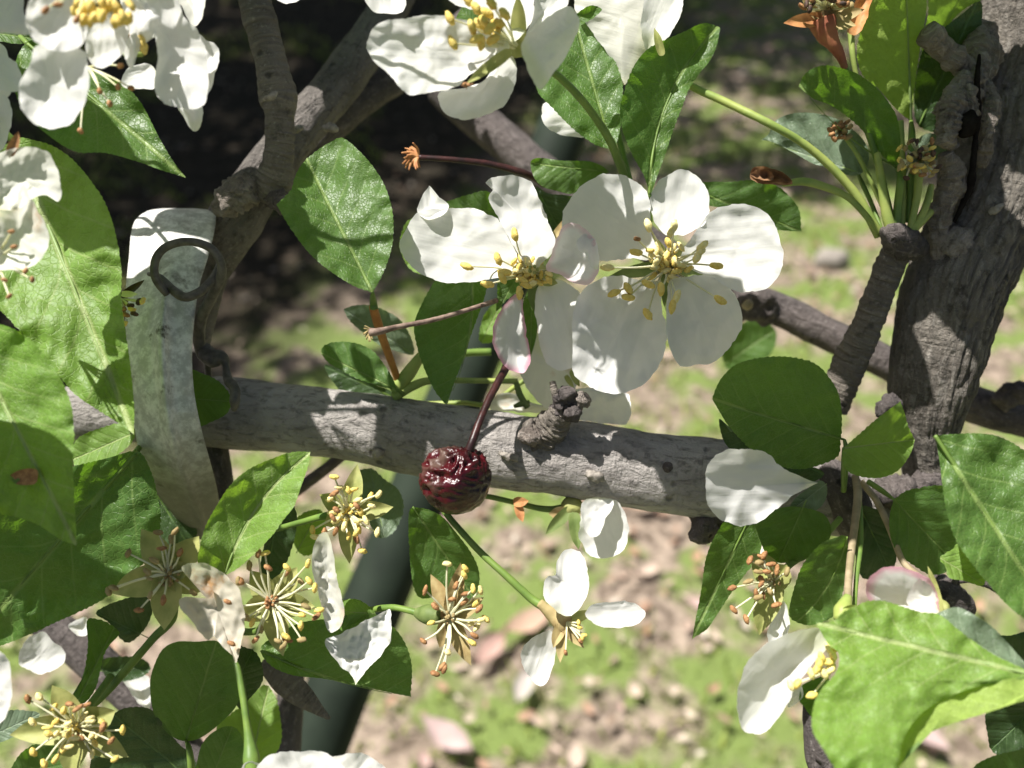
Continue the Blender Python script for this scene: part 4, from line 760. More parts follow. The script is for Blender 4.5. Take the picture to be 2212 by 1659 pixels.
ring_stamens(e, (1148, 590), 17.95, 30, 6, 50, 'pollen', al=11, aw=7, sq=.8, fr=2.4, mats=['pollen', 'pollen_pale', 'pollen'])
for (x, y, a) in [(1112, 507, 1.4), (1008, 575, .4), (1076, 559, 1.2), (1053, 614, .2), (1122, 633, 1.5), (1090, 588, .1), (1085, 600, 1)]: stamen(e, (1142, 592), 17.95, (x, y), 17.2, 2.0, 14, 9, 'pollen', random.uniform(-5, 5), a)
for i in range(5): stamen(e, (1152, 588), 17.9, (1152 + 9 * math.cos(i * 1.26), 582 + 7 * math.sin(i * 1.26)), 17.3, 1.8, 4, 4, 'sepal')

# blossom with clean stamens
e = flower('open white blossom with five flat rounded petals and clean yellow stamens', (1442, 572), 18.2)
petal(e, [(1425, 560), (1407, 500), (1405, 440), (1385, 400), (1347, 379), (1304, 377), (1257, 400), (1226, 438), (1213, 483), (1228, 522), (1268, 552), (1310, 563), (1362, 559), (1405, 562)], (1442, 572), (1250, 410), 18.1, ty=-.1, tr=-.12, wav=.06)
petal(e, [(1407, 462), (1403, 430), (1417, 398), (1440, 378), (1475, 366), (1503, 378), (1525, 405), (1533, 440), (1527, 475), (1505, 495), (1470, 508), (1440, 505), (1420, 490)], (1447, 560), (1475, 366), 18.3, ty=-.3, cup=-.25)
petal(e, [(1468, 560), (1495, 512), (1533, 460), (1575, 443), (1622, 443), (1662, 467), (1683, 513), (1692, 565), (1676, 603), (1642, 628), (1588, 628), (1540, 602), (1500, 585)], (1445, 572), (1690, 550), 18.0, tr=-.14, ty=-.06, wav=.06)
petal(e, [(1450, 605), (1490, 597), (1532, 595), (1575, 620), (1597, 660), (1601, 705), (1578, 746), (1542, 780), (1500, 790), (1470, 791, 1), (1455, 768), (1438, 715), (1440, 650)], (1446, 578), (1540, 790), 17.9, tr=-.12, ty=-.08, wav=.08, crink=.02, roll=-.15)
petal(e, [(1428, 610), (1400, 610), (1377, 604), (1330, 595), (1287, 606), (1254, 634), (1238, 680), (1236, 740), (1238, 805), (1270, 832), (1312, 850), (1357, 847), (1404, 817), (1430, 772), (1440, 715), (1430, 660)], (1440, 580), (1330, 850), 17.8, tr=-.08, ty=-.1, wav=.09, crink=.02)
core(e, (1442, 572), 18.3, 24, 'sepal')
for t, m in [((1400, 505), 'sepal'), ((1310, 600), 'sepal_green'), ((1500, 525), 'sepal'), ((1525, 595), 'sepal_green'), ((1442, 680), 'sepal_green')]: sepal(e, (1442, 572), t, 30, 18.35, 18.45, m)
ring_stamens(e, (1442, 566), 18.2, 30, 4, 50, al=11, aw=7, sq=.9, fr=2.4, mats=['pollen_pale', 'pollen', 'pollen_pale'])
for (x, y, a, m) in [(1312, 578, .05, 'pollen_pale'), (1400, 487, 1.3, 'pollen_pale'), (1456, 488, 1.7, 'pollen_pale'), (1450, 500, 2, 'pollen_pale'), (1517, 531, 2.4, 'pollen_pale'), (1512, 546, 2.4, 'pollen_pale'), (1506, 556, 2.0, 'pollen_pale'), (1548, 574, .2, 'pollen'), (1556, 648, .6, 'pollen'), (1326, 633, -.4, 'pollen'), (1357, 623, 1, 'pollen'), (1357, 642, .2, 'pollen'), (1399, 679, 1.0, 'pollen'), (1462, 641, 1.9, 'pollen_pale'), (1452, 663, 1.7, 'pollen'), (1376, 516, .2, 'anther_brown'), (1374, 545, .2, 'pollen'), (1400, 614, .5, 'pollen'), (1428, 625, 1.5, 'pollen')]:
    stamen(e, (1442 + random.uniform(-6, 6), 572), 18.2, (x, y), 17.35, 2.2, 14 if m != 'anther_brown' else 7, 9 if m != 'anther_brown' else 6, m, random.uniform(-6, 6), a)

OFF = 0.0
# topmost blossom
e = flower('open white blossom at the top with one very broad petal and a brown tipped sepal', (1115, 100), 17)
petal(e, [(1100, 105), (1075, 70), (1037, 50), (997, 42), (944, 33), (887, 37), (830, 46), (800, 70), (792, 98), (805, 128), (837, 158), (868, 195), (894, 205), (950, 197), (985, 188), (1022, 157), (1065, 125)], (1120, 105), (800, 90), 16.6, tr=-.15, ty=-.15, wav=.09, crink=.02)
petal(e, [(1098, 113), (1113, 130), (1115, 170), (1098, 217), (1057, 247), (1004, 258), (964, 246), (946, 216), (954, 196), (1002, 190), (1045, 172), (1070, 140)], (1112, 105), (1000, 258), 17.0, ty=-.05, tx=.15, cup=.15)
petal(e, [(1127, 92), (1144, 70), (1184, 38), (1226, 14), (1248, 32), (1250, 62), (1228, 107), (1207, 143), (1190, 165), (1170, 191), (1153, 180), (1137, 143), (1126, 112)], (1122, 100), (1235, 30), 16.5, tx=.25, ty=-.15, cup=-.3, crink=.05)
petal(e, [(1100, 90), (1060, 35), (980, 8), (955, -30), (1010, -80), (1100, -95), (1150, -40), (1150, 40), (1125, 80)], (1115, 95), (1050, -90), 17.2, ty=-.2)
petal(e, [(1135, 82), (1150, 40), (1160, -20), (1210, -40), (1228, -5), (1215, 30), (1180, 55)], (1120, 95), (1200, -40), 17.3, ty=-.1)
core(e, (1117, 103), 17.15, 20, 'sepal'); sepal(e, (1120, 95), (1118, -12), 34, 17.1, 16.4, 'sepal'); sepal(e, (1100, 112), (1006, 182), 26, 16.6, 16.1, 'sepal'); sepal(e, (1122, 100), (1160, 70), 22, 17.2, 17.4)
mb = MB(); frag(mb, (1008, 180), 160, 330, 6, 14, 2.5, 16.1); mb.build('sepal_tip', 'anther_brown', e)
for (x, y, a) in [(972, 40, 1.1), (978, 93, -.5), (1028, 18, 1), (1052, 28, .6), (1030, 84, 1.2), (1040, 93, .1), (1065, 85, 1), (1058, 62, .8), (1045, 45, 1), (1076, 50, .4), (1020, 60, 1.2), (1072, 75, .3), (1010, 0, 1), (1090, 30, .8), (1062, 8, .9), (1036, 55, .9)]: stamen(e, (1113 + random.uniform(-5, 5), 100 + random.uniform(-5, 5)), 17.0, (x, y), random.uniform(15.9, 16.4), 2.3, 15, 10, 'pollen', random.uniform(-7, 7), a + 1.57 if y > 60 else a)
stalk(e, [(1118, 105, 17.3, 10), (1150, 128, 17.6, 9), (1190, 152, 17.8, 8), (1235, 192, 18, 8.5), (1280, 245, 18.6, 8.5), (1318, 305, 19.3, 9), (1345, 370, 20.2, 9), (1375, 430, 20.9, 9)])

# back blossom top
e = flower('white blossom seen from behind with faint brown stains, cut by the top edge', (1405, 70), 20)
petal(e, [(1240, 14), (1262, 50), (1285, 78), (1315, 118), (1334, 155), (1348, 184), (1372, 152), (1404, 110), (1424, 60), (1435, -20), (1350, -70), (1262, -50)], (1410, 60), (1250, 10), 19.9, 'petal_old', cup=.2, ty=-.05)
petal(e, [(1395, 110), (1425, 95), (1450, 72), (1468, 36), (1474, -10), (1440, -60), (1400, -20), (1385, 50)], (1405, 90), (1460, -40), 19.7, 'petal', tx=.3)
sepal(e, (1430, 118), (1413, 60), 18, 19.5, 19.4, 'sepal'); core(e, (1432, 118), 19.9, 12, 'sepal')
stalk(e, [(1432, 118, 20.3, 7), (1462, 150, 20.5, 7), (1492, 185, 20.5, 8), (1570, 222, 20.3, 8.5), (1660, 266, 20, 8.5), (1735, 310, 20.1, 8.5), (1800, 365, 20.2, 9), (1855, 430, 20.3, 10), (1900, 510, 20.4, 11)], 'stalk_yellow')
e = flower('lone white petals showing under the broad textured leaf', (1290, 250), 20.6)
petal(e, [(1178, 220), (1171, 245), (1176, 270), (1210, 290), (1255, 297), (1300, 285), (1310, 250), (1270, 225), (1220, 205)], (1330, 240), (1172, 255), 20.5, cup=.15)
petal(e, [(1250, 240), (1290, 220), (1330, 240), (1320, 270), (1280, 280)], (1330, 245), (1255, 250), 20.7)
stalk(e, [(1325, 245, 20.7, 7), (1345, 330, 20.5, 7), (1370, 430, 20.2, 7)])

# top corner blossoms
e = flower('white blossom in the top corner with a long drooping petal and yellow anthers', (210, -40), 15.2)
petal(e, [(78, 100), (65, 140), (46, 170), (40, 200), (48, 240), (75, 268), (112, 278), (150, 268), (180, 230), (192, 190), (190, 150), (180, 108), (125, 90)], (130, 20), (110, 278), 15.3, ty=.1, cup=-.25)
petal(e, [(85, -40), (60, 10), (55, 45), (65, 75), (92, 100), (130, 112), (165, 105), (185, 85), (192, 40), (200, -10), (150, -60)], (170, -50), (110, 110), 14.9, ty=.15, cup=-.2)
petal(e, [(186, 50), (183, 100), (196, 135), (216, 147), (245, 136), (268, 110), (278, 80), (272, 40), (230, 20)], (225, -30), (220, 147), 15.6, cup=-.1)
petal(e, [(-30, -30), (40, -20), (55, 30), (66, 70), (30, 74), (-30, 60)], (60, -30), (0, 70), 15.9, cup=.1)
petal(e, [(255, -30), (300, -20), (332, 30), (345, 38), (335, 70), (300, 110), (285, 150), (268, 120), (275, 60)], (250, -40), (290, 140), 15.8, cup=.1)
for i in range(22): stamen(e, (215 + random.uniform(-40, 40), -50), 15.3, (163 + i * 5.6 + random.uniform(-4, 4), random.uniform(2, 48)), random.uniform(14.3, 14.8), 2.6, 14, 9, 'pollen', random.uniform(-6, 6), random.uniform(1.0, 2.2))
for x, y in [(98, 22), (125, 10), (166, 42)]: stamen(e, (190, -50), 15.2, (x, y), 14.2, 2.2, 10, 6, 'anther_brown')
e = flower('white blossom hanging beside the bare twig with long petals and brown tipped stamens', (345, -30), 16.4)
petal(e, [(290, -20), (318, 30), (336, 83), (340, 130), (333, 187), (350, 220), (383, 233), (428, 233), (447, 214), (450, 167), (443, 112), (427, 67), (400, 37), (375, -20), (330, -50)], (335, -40), (400, 233), 16.2, cup=-.25, tx=.1)
petal(e, [(425, 75), (445, 86), (461, 92), (472, 106), (470, 140), (460, 180), (446, 200), (430, 140)], (400, 0), (465, 180), 16.9, ty=-.3, tx=.3, crink=.04)
petal(e, [(383, 226), (395, 255), (410, 275), (423, 283), (434, 265), (438, 232), (410, 218)], (400, 100), (423, 283), 16.7, cup=.2)
petal(e, [(264, 186), (270, 156), (292, 140), (328, 140), (342, 170), (335, 192), (296, 192)], (345, 150), (262, 175), 17.2, ty=-.5)
petal(e, [(380, -20), (398, 25), (420, 58), (436, 40), (443, 8), (440, -30), (405, -40)], (380, -40), (430, 50), 17.0, 'petal_old', ty=-.3)
petal(e, [(300, 0), (320, 20), (345, 38), (335, 80), (300, 60), (290, 20)], (310, -20), (340, 60), 16.6)
for x, y in [(276, 78), (306, 80), (310, 108), (312, 98)]: stamen(e, (300, -10), 16.4, (x, y), 15.9, 2.2, 11, 7, 'pollen' if x > 300 else 'anther_brown', 0, 1.2)
for x, y in [(215, 197), (255, 188), (283, 190), (237, 224), (260, 142), (174, 283)]: stamen(e, (190, 145) if x != 174 else (186, 170), 16.3, (x, y), 15.9, 2.2, 7, 6, 'anther_brown', random.uniform(-5, 5))
mb = MB(); tube(mb, [(268, 118, 16.3, 6), (290, 116, 16.3, 7), (308, 118, 16.3, 5)], sides=8); mb.build('sepal', 'stalk_yellow', e)
e = flower('white petals at the left edge above the cream wilted blossom', (-40, 200), 17)
petal(e, [(-30, 110), (12, 119), (35, 140), (50, 175), (44, 195), (5, 197), (-30, 190)], (-60, 130), (50, 180), 16.8, ty=-.2)
petal(e, [(-30, 203), (14, 210), (25, 235), (19, 285), (5, 322), (-30, 325)], (-50, 200), (10, 320), 17.1)
petal(e, [(-20, 90), (8, 100), (20, 130), (22, 205), (-20, 215)], (-30, 90), (20, 205), 17.4)
e = flower('cream wilted blossom drooping over the broad light green leaf at the left edge', (0, 460), 16.4)
petal(e, [(-20, 345), (25, 322), (78, 317), (110, 335), (124, 370), (133, 415), (128, 437), (100, 422), (72, 430), (62, 455), (30, 460), (-20, 452)], (-10, 450), (90, 320), 16.1, 'petal_old', cup=-.3, crink=.05)
petal(e, [(-20, 462), (40, 452), (68, 432), (84, 460), (105, 500), (100, 540), (70, 575), (20, 584), (-25, 570)], (-20, 470), (60, 580), 15.9, 'petal_old', cup=-.3, crink=.04)
sepal(e, (20, 335), (40, 284), 24, 15.9, 15.6, 'anther_brown')
for x, y in [(25, 500), (30, 533), (70, 604), (55, 585), (10, 605), (20, 640)]: stamen(e, (-10, 560), 16.2, (x, y), 15.5, 2.6, 7, 5, 'anther_brown')
e = flower('white petals cut by the left edge near the bottom corner', (-50, 1480), 16)
petal(e, [(-40, 1400), (5, 1410), (22, 1440), (24, 1490), (18, 1535), (0, 1562), (-40, 1570)], (-60, 1480), (24, 1490), 15.9, cup=-.2)
e = flower('blurred white petals behind the shaded leaf near the bottom corner', (110, 1350), 22.5)
petal(e, [(48, 1440), (40, 1415), (55, 1385), (90, 1365), (115, 1385), (142, 1412), (130, 1440), (90, 1455)], (120, 1360), (50, 1435), 22.4)
petal(e, [(148, 1350), (185, 1335), (190, 1370), (168, 1372)], (190, 1340), (150, 1365), 22.6)
e = flower('small bright petal behind the seams of the round leaf cluster near the bottom', (290, 1480), 23)
petal(e, [(265, 1462), (320, 1462), (325, 1530), (300, 1520), (280, 1490)], (265, 1462), (320, 1530), 23, ty=-.6)

# pale blossom behind
OFF = 1.3
e = flower('pale blossom behind the two open blossoms, its lowest petal above the spur', (1215, 780), 20.4)
petal(e, [(1112, 770), (1120, 740), (1160, 720), (1230, 740), (1250, 800), (1240, 850), (1215, 885), (1175, 880), (1140, 840)], (1215, 770), (1170, 885), 20.1, 'petal_old', ty=.2)
petal(e, [(1225, 850), (1275, 838), (1330, 848), (1358, 852), (1362, 885), (1355, 915), (1320, 916), (1275, 910), (1240, 900)], (1240, 820), (1350, 915), 20.3, ty=-.45, crink=.04)
petal(e, [(1058, 870), (1075, 852), (1110, 850), (1150, 870), (1190, 880), (1160, 892), (1100, 888), (1062, 886)], (1200, 850), (1058, 875), 20.9, 'petal_old', ty=-.2)
sepal(e, (1235, 800), (1252, 836), 16, 19.8, 19.4, 'sepal'); sepal(e, (1222, 812), (1240, 838), 12, 19.8, 19.4, 'sepal')
stalk(e, [(1115, 826, 20.3, 6), (1122, 850, 20.2, 7), (1132, 868, 20.1, 7), (1140, 880, 20.1, 7)], 'sepal_green', 'bract'); stalk(e, [(1110, 878, 20.1, 4), (1128, 872, 20.1, 7), (1144, 868, 20.1, 4)], 'sepal_green', 'bract')
stalk(e, [(880, 870, 21.6, 5), (920, 872, 21.4, 5), (1000, 870, 21.2, 5), (1060, 872, 21.2, 5), (1120, 830, 21, 5), (1200, 790, 20.8, 5)], 'stalk_yellow')

OFF = 0.0
# bud pair below the branch
e = flower('half closed white blossom dangling under the branch beside a green calyx', (1240, 1120), 20.6)
petal(e, [(1270, 1080), (1300, 1076), (1330, 1080), (1350, 1105), (1357, 1140), (1352, 1180), (1325, 1202), (1290, 1206), (1262, 1185), (1252, 1150), (1256, 1110)], (1275, 1075), (1320, 1204), 20.6)
petal(e, [(1258, 1090), (1275, 1078), (1320, 1078), (1322, 1098), (1305, 1125), (1295, 1155), (1275, 1160), (1262, 1140), (1255, 1115)], (1280, 1070), (1282, 1160), 20.3, ty=-.4, crink=.05)
sepal(e, (1240, 1110), (1250, 1188), 28, 20.6, 20.5, 'sepal_green'); sepal(e, (1232, 1100), (1178, 1155), 26, 20.6, 20.6, 'sepal_green'); sepal(e, (1225, 1110), (1185, 1110), 30, 20.7, 20.7, 'sepal_dry')
core(e, (1235, 1095), 20.7, 24, 'sepal'); stalk(e, [(1235, 1095, 20.8, 10), (1180, 1100, 20.9, 7), (1110, 1085, 21, 6), (1050, 1072, 21, 6), (960, 1060, 21.4, 6)], 'stalk')
sepal(e, (1110, 1085), (1142, 1082), 22, 20.8, 20.6, 'orange_tip'); sepal(e, (1118, 1090), (1130, 1128), 20, 20.8, 20.7, 'orange_tip')

# hanging spent blossom with three petals
e = flower('hanging spent blossom on a long slanting stalk with three small white petals', (1212, 1335), 18.8)
petal(e, [(1222, 1330), (1190, 1310), (1174, 1285), (1174, 1258), (1186, 1244), (1200, 1242), (1203, 1215), (1215, 1193), (1240, 1187), (1262, 1205), (1272, 1240), (1272, 1270), (1260, 1300), (1240, 1325)], (1222, 1332), (1240, 1187), 18.5, ty=-.3, cup=-.15)
petal(e, [(1262, 1325), (1280, 1306), (1340, 1298), (1375, 1305), (1393, 1325), (1380, 1345), (1345, 1356), (1295, 1352), (1272, 1338)], (1235, 1335), (1393, 1325), 18.4, ty=-.4, cup=-.2)
petal(e, [(1190, 1360), (1160, 1372), (1130, 1400), (1124, 1425), (1135, 1452), (1160, 1480), (1180, 1478), (1195, 1440), (1200, 1395)], (1205, 1345), (1150, 1480), 18.9)
mb = MB(); tube(mb, [(1165, 1302, 18.8, 9), (1180, 1315, 18.8, 13), (1200, 1330, 18.8, 20), (1222, 1345, 18.7, 27), (1232, 1352, 18.6, 22)], seg=4, sides=18, rough=.08, rfreq=6); mb.build('receptacle', 'sepal_dry', e)
for t, m in [((1210, 1432), 'sepal_dry'), ((1285, 1318), 'sepal'), ((1262, 1400), 'sepal_dry'), ((1195, 1400), 'sepal_dry')]: sepal(e, (1215, 1345), t, 26, 18.6, 18.4, m)
for x, y in [(1252, 1355), (1258, 1378), (1254, 1385), (1222, 1410), (1250, 1345), (1262, 1372)]: stamen(e, (1225, 1345), 18.5, (x, y), 18.1, 2.2, 6, 5, random.choice(['anther_brown', 'pollen']))
stalk(e, [(960, 1105, 19.8, 7), (985, 1135, 19.5, 7), (1040, 1195, 19.2, 7.5), (1095, 1245, 19, 8), (1150, 1295, 18.9, 9), (1180, 1312, 18.8, 11)])

def spent(label, c, d, tips, w, mats, nst, r0, r1, core_r, core_m, smat='sepal', al=10, aw=6.5, dz=(-.5, -.1), pts=(), **kw):
    e = flower(label, c, d, SG, 'spent_blossom', 'spent blossom'); core(e, c, d + .1, core_r * 1.25, smat)
    for t in tips: sepal(e, c, t, w * 1.45, d + .1, d + random.uniform(-.15, .35), smat)
    ring_stamens(e, c, d, nst, r0, r1, fr=2.3, mats=mats, al=al, aw=aw, dz=dz, **kw)
    for (x, y) in pts: stamen(e, c, d, (x, y), d - random.uniform(.1, .5), 2.3, al, aw, random.choice(mats), random.uniform(-8, 8))
    mb = MB()
    for i in range(26):
        a = random.uniform(0, 6.28); r = core_r * random.random() ** .6
        blob(mb, P(c[0] + r * math.cos(a), c[1] + r * math.sin(a), d - random.uniform(0, .18)), wdir(math.cos(a), math.sin(a), .5), .04, .03, 7, 5)
    mb.build('style', core_m, e); return e
e = spent('yellow spent blossom with upright sepals just below the crabapple branch', (752, 1108), 18.7, [(772, 1002), (690, 1068), (850, 1095), (755, 1218), (700, 1135)], 30, ['pollen', 'pollen_pale', 'anther_brown', 'pollen', 'pollen_pale'], 20, 22, 62, 24, 'pollen', pts=[(722, 1030), (800, 1072), (818, 1068), (675, 1145), (783, 1190), (815, 1150), (700, 1150), (680, 1160), (770, 1150)])
petal(e, [(690, 1155), (705, 1150), (716, 1175), (722, 1210), (728, 1255), (738, 1290), (745, 1325), (735, 1355), (712, 1366), (700, 1340), (692, 1300), (680, 1260), (673, 1220), (678, 1180)], (705, 1145), (715, 1366), 18.3, 'petal_old', cup=-.2, crink=.06)
stalk(e, [(752, 1108, 18.9, 12), (700, 1115, 19, 8), (650, 1128, 19.3, 6.5), (590, 1145, 19.8, 6.5)])
e = spent('spent blossom like a pale five pointed star with one wilted browned petal', (362, 1240), 18.0, [(305, 1142), (430, 1158), (240, 1282), (355, 1362), (460, 1262)], 46, ['anther_brown', 'sepal_dry'], 8, 40, 78, 26, 'sepal_dry', 'sepal', pts=[(277, 1195), (235, 1278), (342, 1150), (378, 1148), (300, 1318), (245, 1270), (370, 1165), (318, 1235)])
petal(e, [(392, 1225), (430, 1215), (462, 1225), (490, 1243), (515, 1275), (528, 1320), (528, 1360), (522, 1385), (510, 1432), (502, 1415), (485, 1400), (462, 1375), (450, 1385), (420, 1350), (395, 1320), (384, 1300), (400, 1290), (452, 1290), (458, 1268), (420, 1258)], (380, 1250), (510, 1430), 17.6, 'petal_brown', cup=-.2, crink=.06, cen=(470, 1320))
for x, y in [(492, 1300), (500, 1390)]: mb = MB(); blob(mb, P(x, y, 17.2), wdir(1, .5, 0), .09, .05, 10, 7, .2, .3); mb.build('anther', 'anther_brown', e)
stalk(e, [(362, 1245, 18.2, 14), (372, 1330, 18.6, 11), (330, 1380, 19, 9), (270, 1450, 19.3, 9), (225, 1500, 19.4, 9), (195, 1525, 19.4, 10)])
e = spent('spent blossom with a dark brown centre and stiff radiating stamens', (586, 1300), 18.2, [(540, 1232), (642, 1225), (612, 1418), (680, 1310), (520, 1340)], 38, ['anther_brown', 'pollen', 'sepal_dry'], 12, 60, 92, 16, 'anther_brown', pts=[(558, 1196), (572, 1195), (620, 1226), (665, 1218), (668, 1255), (680, 1270), (690, 1318), (683, 1332), (650, 1352), (652, 1382), (618, 1375), (552, 1382), (612, 1395), (515, 1255), (545, 1345)])
stalk(e, [(590, 1305, 18.4, 12), (560, 1360, 18.9, 8), (500, 1360, 19.4, 8), (440, 1335, 19.6, 7)])
e = spent('spent blossom seen side on with outspread crooked stamens over the blurred lawn', (972, 1335), 18.6, [(930, 1240), (995, 1215), (1045, 1290), (950, 1400), (1018, 1438)], 26, ['anther_brown', 'pollen', 'pollen_pale', 'anther_brown'], 8, 40, 82, 15, 'sepal_dry', 'sepal_dry', pts=[(966, 1218), (1005, 1228), (1003, 1242), (1022, 1272), (1038, 1275), (1028, 1303), (1035, 1315), (1050, 1337), (1020, 1345), (1030, 1355), (1020, 1388), (955, 1440), (940, 1455), (960, 1445), (985, 1265), (940, 1310), (1002, 1300)])
mb = MB(); tube(mb, [(895, 1322, 18.9, 8), (910, 1325, 18.9, 17), (930, 1328, 18.8, 22), (950, 1332, 18.7, 16)], seg=4, sides=18); mb.build('receptacle', 'sepal_green', e)
stalk(e, [(905, 1325, 18.9, 8), (880, 1318, 19, 7), (845, 1312, 19.2, 7), (800, 1318, 19.6, 7), (760, 1330, 20, 7)])
e = spent('bright yellow spent blossom in the bottom corner, catching the sun', (165, 1572), 17.4, [(112, 1480), (250, 1535), (20, 1588), (278, 1635), (150, 1680)], 44, ['pollen', 'pollen_pale', 'pollen', 'anther_brown'], 26, 20, 70, 30, 'pollen', 'sepal', pts=[(265, 1577), (240, 1600), (248, 1640), (60, 1510), (70, 1560), (105, 1585), (72, 1625), (95, 1650), (85, 1505), (120, 1640)])
stalk(e, [(170, 1580, 17.7, 12), (190, 1530, 18.4, 9), (215, 1495, 18.8, 8), (240, 1460, 19.2, 8)])
e = spent('tan spent blossom hanging behind the long sharp leaf, long stamens pointing sideways', (1672, 1255), 18.9, [(1640, 1372), (1700, 1220), (1625, 1195)], 40, ['anther_brown', 'sepal_dry', 'anther_brown'], 12, 24, 60, 24, 'sepal_dry', 'sepal', pts=[(1585, 1317), (1612, 1338), (1638, 1290), (1582, 1270), (1620, 1210), (1650, 1200), (1700, 1235), (1640, 1215)], a0=90, a1=300)
petal(e, [(1690, 1300), (1670, 1330), (1658, 1365), (1665, 1395), (1690, 1385), (1704, 1355), (1702, 1320)], (1690, 1290), (1672, 1395), 19.0)
stalk(e, [(1678, 1250, 19.1, 14), (1700, 1225, 19.3, 8), (1760, 1180, 19.6, 7), (1815, 1120, 20, 7)])

# lower right half hidden blossom
e = flower('white blossom half hidden by the very large bright leaf, one smooth petal showing', (1775, 1435), 16.8)
petal(e, [(1765, 1356), (1720, 1362), (1675, 1380), (1640, 1402), (1612, 1435), (1598, 1470), (1592, 1505), (1595, 1540), (1605, 1575), (1632, 1586), (1655, 1580), (1680, 1552), (1705, 1515), (1725, 1475), (1755, 1435), (1790, 1395), (1782, 1368)], (1785, 1400), (1620, 1586), 16.9, cup=-.5, tx=.15)
for x, y in [(1790, 1400), (1800, 1415), (1775, 1420), (1790, 1430), (1765, 1445), (1780, 1455), (1805, 1400), (1752, 1455), (1708, 1480), (1722, 1478), (1754, 1502), (1795, 1445), (1770, 1432)]: stamen(e, (1800, 1445), 17.0, (x, y), 16.3, 2.5, 12, 8, random.choice(['pollen', 'pollen_pale']))
petal(e, [(1735, 1500), (1720, 1520), (1700, 1530), (1705, 1500), (1725, 1470)], (1760, 1460), (1705, 1530), 17.3)
petal(e, [(1755, 1470), (1735, 1480), (1728, 1510), (1745, 1540), (1757, 1552), (1775, 1530), (1790, 1500), (1790, 1460)], (1790, 1450), (1750, 1552), 17.4, 'mature', name='sepal')
e = flower('pink tipped white bud peeping out above the very large bright leaf', (2020, 1290), 17.4)
petal(e, [(1874, 1290), (1872, 1262), (1885, 1240), (1905, 1227), (1940, 1225), (1975, 1232), (2005, 1250), (2022, 1275), (2028, 1310), (2025, 1335), (1980, 1345), (1900, 1330)], (2030, 1300), (1872, 1265), 17.3, 'petal_pink', cup=-.8, ty=-.1)
petal(e, [(1990, 1245), (2010, 1262), (2024, 1285), (2028, 1325), (2000, 1330), (1960, 1300), (1972, 1265)], (2030, 1300), (1960, 1280), 16.8, cup=-.2, ty=-.3)
sepal(e, (2032, 1320), (2004, 1222), 20, 17.0, 17.1, 'sepal'); core(e, (2032, 1310), 17.5, 16, 'sepal')
stalk(e, [(2030, 1310, 17.7, 8), (1995, 1255, 18.6, 7), (1952, 1215, 19.2, 7), (1925, 1150, 19.6, 7), (1895, 1085, 20, 7), (1860, 1040, 20.3, 7)], 'stalk_tan')
e = flower('yellow based bud ending two hanging tan stems above the very large bright leaf', (1822, 1325), 17.3, FG)
mb = MB(); tube(mb, [(1832, 1288, 17.5, 9), (1826, 1305, 17.4, 15), (1820, 1322, 17.3, 20), (1812, 1340, 17.2, 12)], seg=4, sides=16, rough=.08); mb.build('receptacle', 'stalk_yellow', e)
sepal(e, (1822, 1320), (1855, 1308), 16, 17.2, 17.1, 'stalk_yellow')
stalk(e, [(1831, 1298, 17.5, 8), (1833, 1250, 17.9, 8), (1838, 1200, 18.4, 8), (1848, 1120, 19.1, 8.5), (1853, 1070, 19.6, 9), (1848, 1030, 20.2, 8)], 'stalk_tan'); stalk(e, [(1846, 1308, 17.8, 5), (1850, 1250, 18.2, 5), (1858, 1180, 18.8, 6), (1858, 1110, 19.3, 6), (1850, 1040, 20, 6)], 'stalk')
# bottom
e = flower('white petals rising from the bottom edge below the hanging pedicel', (690, 1720), 16.8)
petal(e, [(560, 1700), (552, 1662), (580, 1632), (620, 1624), (680, 1622), (725, 1640), (745, 1665), (740, 1720), (640, 1740)], (670, 1740), (610, 1622), 16.8, ty=-.3)
petal(e, [(700, 1700), (708, 1645), (735, 1630), (775, 1626), (810, 1640), (838, 1668), (845, 1710), (780, 1730)], (700, 1740), (800, 1628), 17.0, ty=-.3)
petal(e, [(518, 1690), (524, 1652), (545, 1645), (570, 1660), (580, 1700)], (600, 1730), (525, 1650), 17.2)
mb = MB(); tube(mb, [(503, 1425, 17.9, 4), (512, 1440, 17.8, 7), (524, 1500, 17.6, 7.5), (534, 1570, 17.4, 8), (540, 1610, 17.3, 13), (543, 1640, 17.2, 18), (545, 1665, 17.1, 14)], seg=5, sides=16); mb.build('stalk', 'stalk', e)
e = flower('white petal tips dipping in from the top edge over the fork of the branches', (835, -40), 17.5)
petal(e, [(785, -20), (792, 8), (815, 27), (850, 30), (873, 22), (878, -5), (860, -50), (800, -50)], (835, -70), (845, 30), 17.5)
petal(e, [(580, -20), (600, 2), (625, 7), (645, 0), (660, -30), (600, -50)], (620, -70), (625, 6), 17.8)
# loose petals
def loose(label, outline, base, tip, d, **kw):
    mb = MB(); sheet(mb, outline, base, tip, d, step=6, R=14, pleat=.03, jit=4, **kw); return tagit(mb.build('petal', kw.pop('mat', 'petal') if False else 'petal', loc=P(base[0], base[1], d)), label, 'petal', 'loose petals caught on leaves')
loose('loose white petal with a pointed end resting against the leaves at the branch end', [(1768, 1043, 1), (1730, 1030), (1695, 1012), (1665, 985), (1640, 974), (1590, 970), (1552, 978), (1532, 1000), (1524, 1045), (1528, 1090), (1555, 1120), (1600, 1136), (1640, 1125), (1680, 1098), (1715, 1068)], (1768, 1043), (1528, 1050), 18.3, ty=.35, wav=.08, cup=-.25)
loose('loose white petal lying on the long dark leaf below the yellow spent blossom', [(768, 1480, 1), (758, 1455), (735, 1440), (715, 1415), (705, 1395), (706, 1380), (740, 1366), (790, 1340), (843, 1315, 1), (846, 1350), (842, 1385), (820, 1418), (795, 1445), (778, 1465)], (768, 1480), (800, 1335), 18.6, ty=-.15, wav=.1, crink=.08, cup=-.2)

